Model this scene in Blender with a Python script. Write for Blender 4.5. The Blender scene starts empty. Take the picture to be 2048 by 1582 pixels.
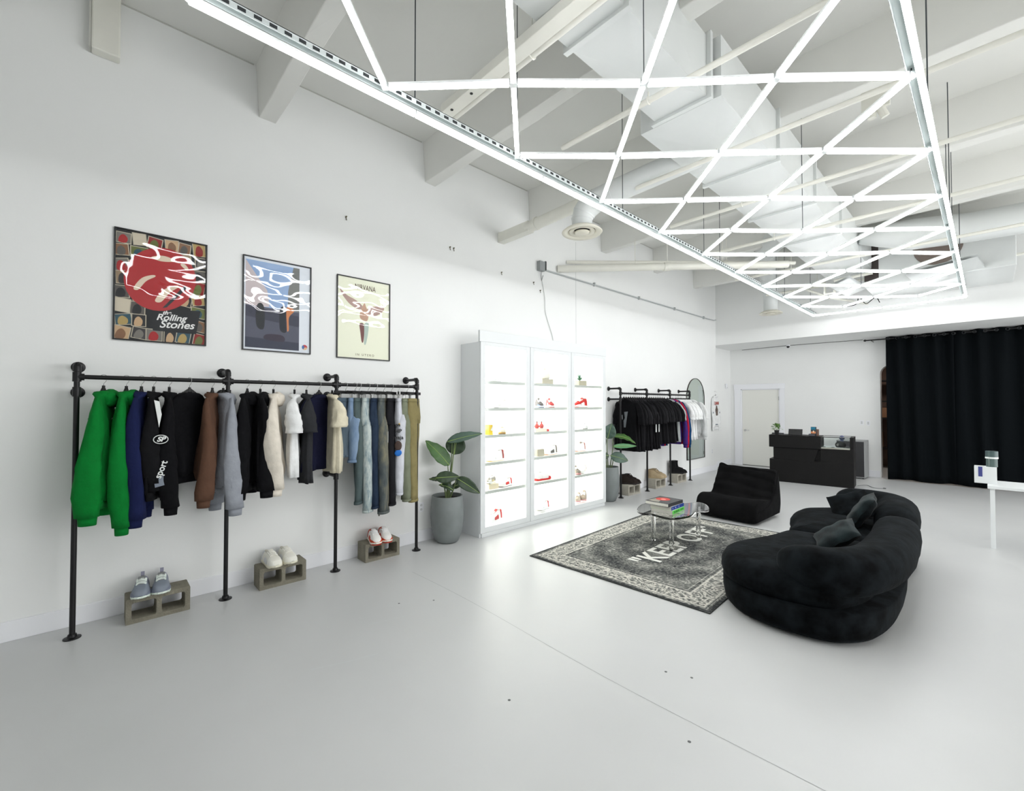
import bpy, math, random
from mathutils import Vector, Matrix, noise
PI = math.pi
random.seed(7)
sc = bpy.context.scene
COL = sc.collection

# ------------------------------------------------------------------ camera
cam_d = bpy.data.cameras.new('camera'); cam = bpy.data.objects.new('camera', cam_d); COL.objects.link(cam)
cam_d.sensor_fit = 'HORIZONTAL'; cam_d.sensor_width = 36.0; cam_d.lens = 888.0 / 2048.0 * 36.0
cam_d.clip_start = 0.05; cam_d.clip_end = 100
cam.location = (0, 0, 1.70); cam.rotation_euler = (math.radians(91.1), 0, math.radians(47.0))
sc.camera = cam
# ------------------------------------------------------------------ world, exposure, lights
w = bpy.data.worlds.new('world'); sc.world = w; w.use_nodes = True
w.node_tree.nodes['Background'].inputs[0].default_value = (1,1,1,1)
w.node_tree.nodes['Background'].inputs[1].default_value = 1.6
vs = sc.view_settings
vs.view_transform = 'Standard'; vs.look = 'None'; vs.exposure = 0.38; vs.gamma = 1.0; vs.use_curve_mapping = False
sc.cycles.max_bounces = 10; sc.cycles.diffuse_bounces = 6; sc.cycles.glossy_bounces = 4
sc.cycles.transmission_bounces = 8; sc.cycles.transparent_max_bounces = 16
sc.cycles.caustics_reflective = False; sc.cycles.caustics_refractive = False
sc.cycles.sample_clamp_indirect = 6.0
TUBE_E = 13.2
CAB_E = 3.6

def area(name, loc, rot, sx, sy, e, color=(1, 1, 1)):
    d = bpy.data.lights.new(name, 'AREA'); d.shape = 'RECTANGLE'; d.size = sx; d.size_y = sy; d.energy = e; d.color = color
    o = bpy.data.objects.new(name, d); COL.objects.link(o); o.location = loc; o.rotation_euler = rot
    return o
# added fill lamps, out of view behind and to the right of the camera
area('added_fill_behind', (1.5, -3.85, 1.9), (math.radians(90), 0, math.radians(180)), 6.5, 2.8, 25, (.985, .99, 1))
area('added_fill_right', (5.85, 7.8, 1.9), (math.radians(90), 0, math.radians(90)), 9.0, 2.6, 300, (.985, .99, 1))

# ------------------------------------------------------------------ materials
def lin(c):
    return tuple(((v / 255) / 12.92 if v / 255 <= 0.04045 else (((v / 255) + 0.055) / 1.055) ** 2.4) for v in c)
_m = {}
def mat(name, rgb, rough=0.6, metal=0.0, spec=0.5, var=0.0, vscale=8.0, bump=0.0, bscale=60.0, sheen=0.0,
        trans=0.0, alpha=1.0, emis=None, es=0.0, rgb2=None, coat=0.0):
    if name in _m: return _m[name]
    m = bpy.data.materials.new(name); m.use_nodes = True; nt = m.node_tree; b = nt.nodes['Principled BSDF']
    c = (*lin(rgb), 1)
    b.inputs['Base Color'].default_value = c; b.inputs['Roughness'].default_value = rough
    b.inputs['Metallic'].default_value = metal; b.inputs['Specular IOR Level'].default_value = spec
    b.inputs['Sheen Weight'].default_value = sheen; b.inputs['Sheen Roughness'].default_value = 0.4
    b.inputs['Transmission Weight'].default_value = trans; b.inputs['Alpha'].default_value = alpha
    b.inputs['Coat Weight'].default_value = coat
    if emis: b.inputs['Emission Color'].default_value = (*lin(emis), 1); b.inputs['Emission Strength'].default_value = es
    tc = nt.nodes.new('ShaderNodeTexCoord')
    if var > 0 or rgb2:
        n = nt.nodes.new('ShaderNodeTexNoise'); n.inputs['Scale'].default_value = vscale; n.inputs['Detail'].default_value = 5
        nt.links.new(tc.outputs['Object'], n.inputs['Vector'])
        r = nt.nodes.new('ShaderNodeValToRGB'); r.color_ramp.elements[0].position = 0.35; r.color_ramp.elements[1].position = 0.65
        if rgb2: r.color_ramp.elements[0].color = (*lin(rgb2), 1)
        else: r.color_ramp.elements[0].color = (c[0] * (1 - var), c[1] * (1 - var), c[2] * (1 - var), 1)
        r.color_ramp.elements[1].color = c
        nt.links.new(n.outputs['Fac'], r.inputs['Fac']); nt.links.new(r.outputs['Color'], b.inputs['Base Color'])
    if bump > 0:
        n2 = nt.nodes.new('ShaderNodeTexNoise'); n2.inputs['Scale'].default_value = bscale; n2.inputs['Detail'].default_value = 4
        nt.links.new(tc.outputs['Object'], n2.inputs['Vector'])
        bp = nt.nodes.new('ShaderNodeBump'); bp.inputs['Strength'].default_value = bump; bp.inputs['Distance'].default_value = 0.02
        nt.links.new(n2.outputs['Fac'], bp.inputs['Height']); nt.links.new(bp.outputs['Normal'], b.inputs['Normal'])
    _m[name] = m
    return m
def cloth(rgb, rgb2=None):
    return mat('cloth_%d_%d_%d' % rgb, rgb, 0.9, spec=0.2, var=0.12, vscale=14, bump=0.6, bscale=11, rgb2=rgb2)

WALL = mat('wall_paint', (237, 238, 237), 0.62, spec=0.3, var=0.02, vscale=1.2, bump=0.03, bscale=30)
CEIL = mat('ceiling_paint', (228, 228, 224), 0.75, spec=0.2, var=0.03, vscale=1.5, bump=0.06, bscale=12)
TRIM = mat('trim_paint', (238, 239, 243), 0.45)
DUCTM = mat('duct_paint', (214, 217, 216), 0.32, var=0.03, vscale=3, bump=0.05, bscale=5)
PIPEM = mat('pipe_paint', (228, 227, 218), 0.45, var=0.03)
BLACKM = mat('black_pipe_steel', (18, 18, 20), 0.42, metal=0.3)
BLK = mat('black_plastic', (16, 16, 17), 0.5)
CHROME = mat('chrome', (200, 200, 200), 0.2, metal=1.0)
STEEL = mat('galvanised_steel', (196, 203, 202), 0.6, metal=0.0)
DIFF = mat('tube_diffuser', (255, 255, 255), 0.4, emis=(252, 253, 254), es=TUBE_E)
HOUS = mat('tube_housing', (230, 232, 232), 0.4)
GLASS = None
def glass_mat():
    m = bpy.data.materials.new('clear_glass'); m.use_nodes = True; nt = m.node_tree; nt.nodes.remove(nt.nodes['Principled BSDF'])
    t = nt.nodes.new('ShaderNodeBsdfTransparent'); t.inputs[0].default_value = (0.94, 0.97, 0.96, 1)
    g = nt.nodes.new('ShaderNodeBsdfGlossy'); g.inputs['Roughness'].default_value = 0.02
    f = nt.nodes.new('ShaderNodeFresnel'); f.inputs[0].default_value = 1.45
    x = nt.nodes.new('ShaderNodeMixShader'); ge = nt.nodes.new('ShaderNodeNewGeometry'); mm = nt.nodes.new('ShaderNodeMath'); mm.operation = 'MULTIPLY'; iv = nt.nodes.new('ShaderNodeMath'); iv.operation = 'SUBTRACT'; iv.inputs[0].default_value = 1.0; nt.links.new(ge.outputs['Backfacing'], iv.inputs[1]); nt.links.new(f.outputs[0], mm.inputs[0]); nt.links.new(iv.outputs[0], mm.inputs[1]); nt.links.new(mm.outputs[0], x.inputs[0]); nt.links.new(t.outputs[0], x.inputs[1]); nt.links.new(g.outputs[0], x.inputs[2])
    nt.links.new(x.outputs[0], nt.nodes['Material Output'].inputs['Surface']); return m
GLASS = glass_mat()
def warped_acrylic():
    m = bpy.data.materials.new('warped_acrylic'); m.use_nodes = True; nt = m.node_tree; nt.nodes.remove(nt.nodes['Principled BSDF'])
    t = nt.nodes.new('ShaderNodeBsdfTransparent')
    g = nt.nodes.new('ShaderNodeBsdfGlossy'); g.inputs['Roughness'].default_value = 0.015
    f = nt.nodes.new('ShaderNodeFresnel'); f.inputs[0].default_value = 1.7
    x = nt.nodes.new('ShaderNodeMixShader'); ge = nt.nodes.new('ShaderNodeNewGeometry'); mm = nt.nodes.new('ShaderNodeMath'); mm.operation = 'MULTIPLY'; iv = nt.nodes.new('ShaderNodeMath'); iv.operation = 'SUBTRACT'; iv.inputs[0].default_value = 1.0; nt.links.new(ge.outputs['Backfacing'], iv.inputs[1]); nt.links.new(f.outputs[0], mm.inputs[0]); nt.links.new(iv.outputs[0], mm.inputs[1]); nt.links.new(mm.outputs[0], x.inputs[0]); nt.links.new(t.outputs[0], x.inputs[1]); nt.links.new(g.outputs[0], x.inputs[2])
    nt.links.new(x.outputs[0], nt.nodes['Material Output'].inputs['Surface'])
    return m
ACRY_SHEET = warped_acrylic()

# floor
def floor_mat():
    m = bpy.data.materials.new('painted_concrete_floor'); m.use_nodes = True; nt = m.node_tree; b = nt.nodes['Principled BSDF']
    tc = nt.nodes.new('ShaderNodeTexCoord')
    n = nt.nodes.new('ShaderNodeTexNoise'); n.inputs['Scale'].default_value = 0.7; n.inputs['Detail'].default_value = 4
    nt.links.new(tc.outputs['Object'], n.inputs['Vector'])
    r = nt.nodes.new('ShaderNodeValToRGB'); r.color_ramp.elements[0].color = (*lin((198, 199, 199)), 1); r.color_ramp.elements[1].color = (*lin((205, 206, 206)), 1)
    r.color_ramp.elements[0].position = 0.3; r.color_ramp.elements[1].position = 0.7
    nt.links.new(n.outputs['Fac'], r.inputs['Fac'])
    # small specks
    v = nt.nodes.new('ShaderNodeTexVoronoi'); v.inputs['Scale'].default_value = 1.3; v.feature = 'F1'
    nt.links.new(tc.outputs['Object'], v.inputs['Vector'])
    lt = nt.nodes.new('ShaderNodeMath'); lt.operation = 'LESS_THAN'; lt.inputs[1].default_value = 0.012
    nt.links.new(v.outputs['Distance'], lt.inputs[0])
    mx = nt.nodes.new('ShaderNodeMix'); mx.data_type = 'RGBA'; nt.links.new(lt.outputs[0], mx.inputs[0])
    nt.links.new(r.outputs['Color'], mx.inputs[6]); mx.inputs[7].default_value = (*lin((110, 112, 112)), 1)
    nt.links.new(mx.outputs[2], b.inputs['Base Color'])
    b.inputs['Roughness'].default_value = 0.36; b.inputs['Specular IOR Level'].default_value = 0.5
    n2 = nt.nodes.new('ShaderNodeTexNoise'); n2.inputs['Scale'].default_value = 3; n2.inputs['Detail'].default_value = 6
    nt.links.new(tc.outputs['Object'], n2.inputs['Vector'])
    bp = nt.nodes.new('ShaderNodeBump'); bp.inputs['Strength'].default_value = 0.08; bp.inputs['Distance'].default_value = 0.02
    nt.links.new(n2.outputs['Fac'], bp.inputs['Height']); nt.links.new(bp.outputs['Normal'], b.inputs['Normal'])
    return m
FLOORM = floor_mat()

# ------------------------------------------------------------------ geometry helpers
class G:
    def __init__(s): s.v = []; s.f = []; s.m = []
    def add(s, vs_, fs, mi=0, M=None):
        o = len(s.v)
        s.v += [tuple(M @ Vector(p)) if M else tuple(p) for p in vs_]
        s.f += [tuple(i + o for i in f) for f in fs]; s.m += [mi] * len(fs)
        return s
    def box(s, x0, x1, y0, y1, z0, z1, mi=0, M=None):
        x0, x1 = min(x0, x1), max(x0, x1); y0, y1 = min(y0, y1), max(y0, y1); z0, z1 = min(z0, z1), max(z0, z1)
        return s.add([(x0, y0, z0), (x1, y0, z0), (x1, y1, z0), (x0, y1, z0), (x0, y0, z1), (x1, y0, z1), (x1, y1, z1), (x0, y1, z1)],
                     [(0, 3, 2, 1), (4, 5, 6, 7), (0, 1, 5, 4), (1, 2, 6, 5), (2, 3, 7, 6), (3, 0, 4, 7)], mi, M)
    def loft(s, rings, mi=0, cap=(True, True), closed=True, M=None):
        n = len(rings[0]); vs_ = [p for r in rings for p in r]; fs = []
        for i in range(len(rings) - 1):
            for j in range(n if closed else n - 1):
                k = (j + 1) % n
                fs.append((i * n + j, i * n + k, (i + 1) * n + k, (i + 1) * n + j))
        if cap[0]: fs.append(tuple(range(n))[::-1])
        if cap[1]: fs.append(tuple((len(rings) - 1) * n + j for j in range(n)))
        return s.add(vs_, fs, mi, M)
    def tube(s, pts, r, seg=10, mi=0, cap=True, M=None, flat=1.0):
        pts = [Vector(p) for p in pts]; n = len(pts)
        rr = r if isinstance(r, (list, tuple)) else [r] * n
        T = []
        for i in range(n):
            a = pts[max(i - 1, 0)]; b = pts[min(i + 1, n - 1)]; t = (b - a)
            T.append(t.normalized() if t.length > 1e-9 else Vector((0, 0, 1)))
        up = Vector((0, 0, 1)) if abs(T[0].z) < 0.9 else Vector((0, 1, 0))
        N = T[0].cross(up).normalized(); rings = []
        for i in range(n):
            N = (N - T[i] * N.dot(T[i])).normalized(); B = T[i].cross(N)
            rings.append([pts[i] + (N * math.cos(2 * PI * k / seg) + B * math.sin(2 * PI * k / seg) * flat) * rr[i] for k in range(seg)])
        return s.loft(rings, mi, (cap, cap), True, M)
    def lathe(s, prof, c=(0, 0, 0), seg=32, mi=0, cap=(True, True), M=None):
        rings = [[(c[0] + r * math.cos(2 * PI * k / seg), c[1] + r * math.sin(2 * PI * k / seg), c[2] + z) for k in range(seg)] for r, z in prof]
        return s.loft(rings, mi, cap, True, M)
    def prism(s, poly, z0, z1, mi=0, M=None):
        return s.loft([[(x, y, z0) for x, y in poly], [(x, y, z1) for x, y in poly]], mi, (True, True), True, M)
    def ell(s, c, r, seg=16, rings=10, mi=0, M=None, fn=None):
        R = []
        for i in range(rings + 1):
            th = PI * i / rings; th = min(max(th, 0.02), PI - 0.02)
            ring = []
            for k in range(seg):
                ph = 2 * PI * k / seg
                p = Vector((math.sin(th) * math.cos(ph), math.sin(th) * math.sin(ph), -math.cos(th)))
                f = fn(p) if fn else 1.0
                ring.append((c[0] + p.x * r[0] * f, c[1] + p.y * r[1] * f, c[2] + p.z * r[2] * f))
            R.append(ring)
        return s.loft(R, mi, (True, True), True, M)
    def build(s, name, mats, parent=None, smooth=False, bevel=0, sub=0, auto=None):
        me = bpy.data.meshes.new(name); me.from_pydata(s.v, [], s.f)
        if not isinstance(mats, (list, tuple)): mats = [mats]
        for m in mats: me.materials.append(m)
        me.polygons.foreach_set('material_index', s.m)
        if smooth: me.polygons.foreach_set('use_smooth', [True] * len(s.f))
        me.update()
        o = bpy.data.objects.new(name, me); COL.objects.link(o)
        if parent: o.parent = parent
        if smooth and auto: me.set_sharp_from_angle(angle=math.radians(auto))
        if bevel:
            md = o.modifiers.new('bevel', 'BEVEL'); md.width = bevel; md.segments = 2; md.limit_method = 'ANGLE'; md.angle_limit = math.radians(40)
        if sub:
            md = o.modifiers.new('sub', 'SUBSURF'); md.levels = sub; md.render_levels = sub
        return o
def tag(o, label=None, cat=None, group=None, kind=None):
    if label: o['label'] = label
    if cat: o['category'] = cat
    if group: o['group'] = group
    if kind: o['kind'] = kind
    return o
def empty(name, loc=(0, 0, 0), rz=0.0, label=None, cat=None, group=None):
    o = bpy.data.objects.new(name, None); COL.objects.link(o); o.location = loc; o.rotation_euler = (0, 0, rz); o.empty_display_size = 0.1
    return tag(o, label, cat, group)
def kids(o): return [c for c in bpy.data.objects if c.parent == o]
_kids_cache = {}
def copy_tree(o, parent=None, ch=None):
    c = o.copy(); COL.objects.link(c); c.parent = parent
    for k in (o.children): copy_tree(k, c)
    return c
def struct(g, name, m, **k):
    return tag(g.build(name, m, **k), kind='structure')
def curve_mesh(name, splines, depth, m, parent=None, bevel=0.0):
    """2D filled outline with holes, extruded: splines in the local XY plane"""
    cu = bpy.data.curves.new(name, 'CURVE'); cu.dimensions = '2D'; cu.fill_mode = 'BOTH'; cu.extrude = depth / 2; cu.bevel_depth = bevel
    cu.bevel_resolution = 1
    for pts in splines:
        sp = cu.splines.new('POLY'); sp.points.add(len(pts) - 1); sp.use_cyclic_u = True
        for i, p in enumerate(pts): sp.points[i].co = (p[0], p[1], 0, 1)
    return conv(cu, name, m, parent)
def conv(cu, name, m, parent):
    t = bpy.data.objects.new('tmp', cu); COL.objects.link(t)
    dg = bpy.context.evaluated_depsgraph_get(); me = bpy.data.meshes.new_from_object(t.evaluated_get(dg))
    bpy.data.objects.remove(t); bpy.data.curves.remove(cu)
    me.name = name; me.materials.clear(); me.materials.append(m)
    o = bpy.data.objects.new(name, me); COL.objects.link(o)
    if parent: o.parent = parent
    return o
def text(name, body, size, m, parent, M, bold=0.0, shear=0.0, spacing=1.0, ext=0.0004, xs=1.0):
    cu = bpy.data.curves.new(name, 'FONT'); cu.body = body; cu.size = size; cu.extrude = ext; cu.offset = bold; cu.shear = shear
    cu.space_character = spacing; cu.align_x = 'CENTER'; cu.align_y = 'CENTER'
    o = conv(cu, name, m, parent)
    o.matrix_local = M @ Matrix.Diagonal((xs, 1, 1, 1))
    return o
def rounded(poly_c, hw, hh, r, n=5):
    pts = []
    for cx, cy, a0 in ((hw - r, hh - r, 0), (-hw + r, hh - r, 90), (-hw + r, -hh + r, 180), (hw - r, -hh + r, 270)):
        for k in range(n + 1):
            a = math.radians(a0 + 90 * k / n); pts.append((poly_c[0] + cx + r * math.cos(a), poly_c[1] + cy + r * math.sin(a)))
    return pts
def smoothpoly(pts, per=8):
    n = len(pts); out = []
    for i in range(n):
        p0, p1, p2, p3 = (Vector(pts[(i + k) % n]) for k in (-1, 0, 1, 2))
        for k in range(per):
            t = k / per
            out.append(tuple(0.5 * ((2 * p1) + (p2 - p0) * t + (2 * p0 - 5 * p1 + 4 * p2 - p3) * t * t + (3 * p1 - p0 - 3 * p2 + p3) * t ** 3)))
    return out
def smoothpath(pts, per=8):
    pts = [Vector(p) for p in pts]; n = len(pts); out = []
    for i in range(n - 1):
        p0 = pts[max(i - 1, 0)]; p1 = pts[i]; p2 = pts[i + 1]; p3 = pts[min(i + 2, n - 1)]
        for k in range(per):
            t = k / per
            out.append(0.5 * ((2 * p1) + (p2 - p0) * t + (2 * p0 - 5 * p1 + 4 * p2 - p3) * t * t + (3 * p1 - p0 - 3 * p2 + p3) * t ** 3))
    out.append(pts[-1]); return out
def RX(a): return Matrix.Rotation(a, 4, 'X')
def RY(a): return Matrix.Rotation(a, 4, 'Y')
def RZ(a): return Matrix.Rotation(a, 4, 'Z')
def TR(*p): return Matrix.Translation(p)

# ================================================================== ROOM
XW = -4.82; XE = 6.0; YF = -4.0; YB = 13.25; YK = 11.75; ZC = 5.0; ZS = 3.225
fl = struct(G().box(-5.4, XE + .2, YF - .2, YB + 3, -0.12, 0.0), 'floor', FLOORM)
# hairline cracks and paint scratches lying in the floor
LINE = mat('floor_joint', (150, 152, 152), 0.5); SCR = mat('floor_scratch', (205, 208, 208), 0.5)
def ribbon(pts, wdt, z):
    g = G(); vs_ = []
    for i, p in enumerate(pts):
        a = Vector(pts[max(i - 1, 0)]); b = Vector(pts[min(i + 1, len(pts) - 1)]); t = (b - a).normalized(); nrm = Vector((-t.y, t.x))
        vs_ += [(p[0] + nrm.x * wdt / 2, p[1] + nrm.y * wdt / 2, z), (p[0] - nrm.x * wdt / 2, p[1] - nrm.y * wdt / 2, z)]
    g.add(vs_, [(2 * i, 2 * i + 1, 2 * i + 3, 2 * i + 2) for i in range(len(pts) - 1)]); return g
ribbon([(-4.0 + 4.6 * t, 2.35 + 0.02 * math.sin(9 * t), 0) for t in [i / 20 for i in range(21)]], 0.003, 0.0006).build('floor_joint', LINE, fl)
ribbon([(-2.98, 1.02), (-2.9, 1.25), (-2.86, 1.42)], 0.006, 0.0008).build('floor_scratch', SCR, fl)
ribbon([(-3.28, 1.55), (-3.2, 1.9)], 0.005, 0.0008).build('floor_scratch', SCR, fl)
ribbon([(-1.93, .69), (-1.90, .715), (-1.885, .735)], 0.012, 0.001).build('floor_chip', mat('chip', (225, 205, 170), .6), fl)
for px, py in ((-1.42, 2.66), (-1.28, 2.72), (-1.05, 2.2), (-3.45, 1.9), (-3.3, 2.15), (-1.9, 1.75)):
    G().lathe([(0.009, 0), (0.006, .001)], (px, py, .0005), 8).build('floor_chip', mat('dark_chip', (96, 98, 98), .7), fl)

# walls
struct(G().box(XW - .3, XW, YF, YK, 0, ZC + .3), 'wall_left', WALL)
struct(G().box(XW - .5, XW - .21, YK - .01, YB + .2, 0, ZC), 'wall_left_recess', WALL)
struct(G().box(XE, XE + .2, YF - .2, YB + .2, 0, ZC + .3), 'wall_right', WALL)
struct(G().box(XW - .3, XE + .2, YF - .2, YF, 0, ZC + .3), 'wall_front', WALL)
# back wall with a rounded-corner opening half hidden by the curtain, and a doorway
x0, x1 = XW - .4, XE
arch = [(-1.70, 0.0), (-1.70, 2.40)] + [(-1.50 - .20 * math.cos(a), 2.40 + .20 * math.sin(a)) for a in [PI / 2 * k / 6 for k in range(1, 7)]] + [(.6, 2.60), (.6, 0.0)]
door_o = [(-4.74, 0), (-4.74, 2.10), (-3.78, 2.10), (-3.78, 0)]
outer = [(x0, 0), ] + door_o + arch + [(x1, 0), (x1, ZC), (x0, ZC)]
bw = curve_mesh('wall_back', [outer], 0.2, WALL); bw.rotation_euler = (PI / 2, 0, 0); bw.location = (0, YB + .1, 0); tag(bw, kind='structure')
struct(G().box(x0, XE, YK, YB + .1, ZS, ZC), 'bulkhead_back', WALL)
# storeroom seen through the opening
BRN = mat('storeroom_wall', (112, 92, 82), .8)
struct(G().box(-3.2, 2.2, YB + 2.6, YB + 2.7, 0, 3), 'wall_storeroom', BRN)
struct(G().box(-3.3, -3.2, YB + .2, YB + 2.7, 0, 3), 'wall_storeroom_side', BRN)
struct(G().box(2.1, 2.2, YB + .2, YB + 2.7, 0, 3), 'wall_storeroom_far', BRN)
struct(G().box(-3.3, 2.2, YB + .2, YB + 2.7, 2.95, 3.05), 'ceiling_storeroom', BRN)
sh = empty('storage_shelf', (-1.9, YB + 2.2, 0), 0, 'dark metal shelf glimpsed through the gap beside the black curtain', 'shelf')
for z in (.5, 1.3, 1.75, 2.3): G().box(-.7, .7, -.2, .2, z, z + .04).build('shelf_board', BLK, sh)
for sx in (-.68, .68):
    for sy in (-.18, .18): G().box(sx - .02, sx + .02, sy - .02, sy + .02, 0, 2.4).build('post', BLK, sh)
for i, (bx, bz, hh) in enumerate(((-.4, 1.34, .3), (.1, 1.34, .26), (.45, 1.79, .3), (-.2, .54, .4))):
    b = G().box(-.15, .15, -.15, .15, 0, hh).build('cardboard_box', mat('cardboard', (150, 112, 84), .8), None, bevel=.004)
    b.location = (-1.9 + bx, YB + 2.2, bz)
    tag(b, 'brown carton on the storeroom shelf, ' + ('left on the middle board', 'centre of the middle board', 'alone on the upper board', 'alone on the lowest board')[i], 'box', 'cartons in the storeroom')
area('storeroom_lamp', (-1.2, YB + 1.2, 2.9), (0, 0, 0), .6, .6, 14, (1, .9, .8))
# ceiling slab with concrete stems (double tee)
ce = struct(G().box(XW - .3, XE + .2, YF - .2, YB + .2, ZC, ZC + .15), 'ceiling', CEIL)
for k in range(-2, 6):
    yc = 1.19 + 1.875 * k
    if yc > YK - .1: continue
    g = G(); rings = []
    for i in range(25):
        x = XW + (XE - XW) * i / 24; jy = .004 * math.sin(i * 2.1); jz = .006 * math.sin(i * 1.7 + k)
        rings.append([(x, yc - .11, ZC + .02), (x, yc - .075 + jy, 4.5 + jz), (x, yc + .075 + jy, 4.5 - jz), (x, yc + .11, ZC + .02)])
    g.loft(rings); g.build('beam', CEIL, ce, bevel=.008)
# wall notches: drywall edges between the stems
for k in range(-1, 6):
    yc = 1.19 + 1.875 * k
    G().box(XW, XW + .006, yc + .12, yc + 1.75, 4.99, 5.0).build('plaster_edge', mat('edge_grey', (196, 196, 190), .8), ce)  # thin strips in a plain grey along the top of the wall
# baseboards
struct(G().box(XW, XW + .016, YF, YK, 0, .142), 'baseboard_left', TRIM, bevel=.003)
struct(G().box(XW - .21, XW - .194, YK, YB, 0, .142), 'baseboard_left_recess', TRIM, bevel=.003)
bb = struct(G().box(-3.66, -1.72, YB - .016, YB, 0, .15), 'baseboard_back', TRIM, bevel=.003)
struct(G().box(.62, XE, YB - .016, YB, 0, .15), 'baseboard_back_right', TRIM)
# faint vertical wall joints
for yy in (6.0,): G().box(XW, XW + .002, yy - .002, yy + .002, 2.66, 4.5).build('wall_joint', mat('joint', (186, 188, 188), .7), None)
j = [o for o in bpy.data.objects if o.name == 'wall_joint'][0]; tag(j, kind='structure')
# door
dr = empty('door_1', (-4.26, YB + .03, 0)); tag(dr, kind='structure')
G().box(-.46, .46, -.02, .02, .012, 2.09).build('door_leaf', mat('door_paint', (232, 232, 226), .5), dr, bevel=.003)
g = G(); g.box(-.655, -.485, -.06, -.045, 0, 2.12); g.box(.485, .60, -.06, -.045, 0, 2.12); g.box(-.67, .615, -.065, -.045, 2.11, 2.25)
g.build('door_casing', TRIM, dr, bevel=.003)
g = G(); g.box(-.487, -.462, -.045, .1, 0, 2.11); g.box(.462, .487, -.045, .1, 0, 2.11); g.box(-.487, .487, -.045, .1, 2.09, 2.11)
g.build('door_jamb', TRIM, dr)
hd = G(); hd.tube([(-.385, -.02, .97), (-.385, -.03, .97)], .03, 16); hd.tube([(-.385, -.03, .97), (-.385, -.07, .97), (-.37, -.075, .97), (-.27, -.075, .97)], .009, 8)
hd.build('door_handle', CHROME, dr, smooth=True, auto=40)
g = G()
for z in (.25, 1.05, 1.85): g.tube([(.462, -.045, z - .05), (.462, -.045, z + .05)], .008, 8)
g.build('hinge', CHROME, dr)
G().box(-.46, .46, -.03, .05, 0, .01).build('threshold', mat('threshold_dark', (40, 40, 40), .6), dr)

# small wall fittings
def plate(name, label, cat, M, n=1):
    r = empty(name, (0, 0, 0), 0, label, cat); r.matrix_world = M
    G().box(-.036, .036, -.006, 0, -.058, .058).build('cover_plate', TRIM, r, bevel=.002)
    gg = G()
    if n == 1: gg.box(-.016, .016, -.009, -.005, -.033, .033)
    else:
        for zz in (-.026, .026): gg.lathe([(.016, 0), (.015, .004)], (0, 0, 0), 14, M=TR(0, -.006, zz) @ RX(PI / 2))
    gg.build('rocker' if n == 1 else 'socket', mat('switch_grey', (205, 207, 208), .4), r); return r
plate('light_switch', 'white wall switch on the back wall left of the black curtain', 'switch', TR(-2.05, YB, 1.26))
plate('light_switch', 'second faint white switch beside the other on the back wall', 'switch', TR(-1.93, YB, 1.25))
plate('wall_outlet', 'white socket low on the wall right of the arched mirror', 'outlet', TR(XW, 11.47, .5) @ RZ(-PI / 2) @ RZ(PI), 2)
plate('wall_outlet', 'white socket behind the big planter beside the illuminated cabinet', 'outlet', TR(XW, 2.95, .42) @ RZ(-PI / 2) @ RZ(PI), 2)
t = empty('wall_sensor', (XW - .2, 12.9, 2.2), 0, 'small white sensor box high in the corner left of the door', 'sensor')
G().box(0, .03, -.04, .04, -.07, .07).build('case', TRIM, t, bevel=.006); G().box(.03, .034, -.02, .02, -.05, -.03).build('lens', mat('sensor_lens', (190, 190, 190), .3), t)
t = empty('security_camera', (-3.5, 13.0, ZS), 0, 'small black dome camera under the bulkhead on the back wall', 'camera')
G().lathe([(.045, -.03), (.045, 0)], seg=20).build('mount', TRIM, t); G().ell((0, 0, -.045), (.035, .035, .035)).build('lens', BLK, t, smooth=True)
g = G(); g.tube([(-4.7, YB - .02, ZS - .01), (-3.55, YB - .15, ZS - .008), (-3.2, YB - .15, ZS - .008), (-2.0, YB - .05, ZS - .01)], .006, 6)
tag(g.build('camera_cable', mat('dark_cable', (70, 70, 68), .6)), 'thin dark cable run along the top of the back wall', 'cable')
for i, (yy, zz) in enumerate(((1.98, 3.77), (3.37, 3.77), (3.43, 3.77), (4.28, 3.62), (4.95, 3.6), (5.1, 3.5))):
    g = G(); g.tube([(XW - .01, yy, zz), (XW + .02, yy, zz)], .008, 8); g.tube([(XW + .004, yy, zz), (XW + .012, yy + .004, zz - .04)], .004, 6)
    tag(g.build('wall_anchor', mat('anchor_brass', (92, 84, 60), .6)), 'tiny screw anchor in the upper wall, %s counted from the left' % ('first', 'second', 'third', 'fourth', 'fifth', 'sixth')[i], 'anchor', 'screw anchors in the upper wall')
# junction box, conduit and cable on the left wall
t = empty('junction_box', (XW, 5.12, 3.86), 0, 'open grey electrical box high on the wall above the lit cabinet', 'electrical box')
G().box(0, .07, -.09, .03, -.06, .09).build('case', mat('box_grey', (150, 154, 154), .5, metal=.3), t, bevel=.003)
G().box(.0, .075, .03, .055, -.04, .10).build('cover', mat('box_dark', (52, 58, 58), .5), t)
g = G(); g.tube([(.03, -.02, -.06), (.035, -.03, -.14), (.02, 0, -.2), (.03, .02, -.12)], .006, 6); g.build('loose_wire', mat('wire_grey', (150, 152, 150), .6), t)
g = G(); g.tube([(XW + .02, 5.18, 3.84), (XW + .02, 11.2, 3.85)], .014, 8); g.tube([(XW + .02, 11.2, 3.85), (XW + .05, 11.3, 3.84), (XW + .02, 11.6, 3.86), (XW + .03, 11.7, 3.88)], .012, 8)
for yy in (6.5, 8, 9.5, 11.0): g.box(XW, XW + .04, yy - .015, yy + .015, 3.82, 3.88)
tag(g.build('electrical_conduit', mat('conduit_grey', (176, 180, 180), .5), smooth=True, auto=40), 'thin grey conduit running along the wall from the electrical box', 'conduit')
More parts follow.
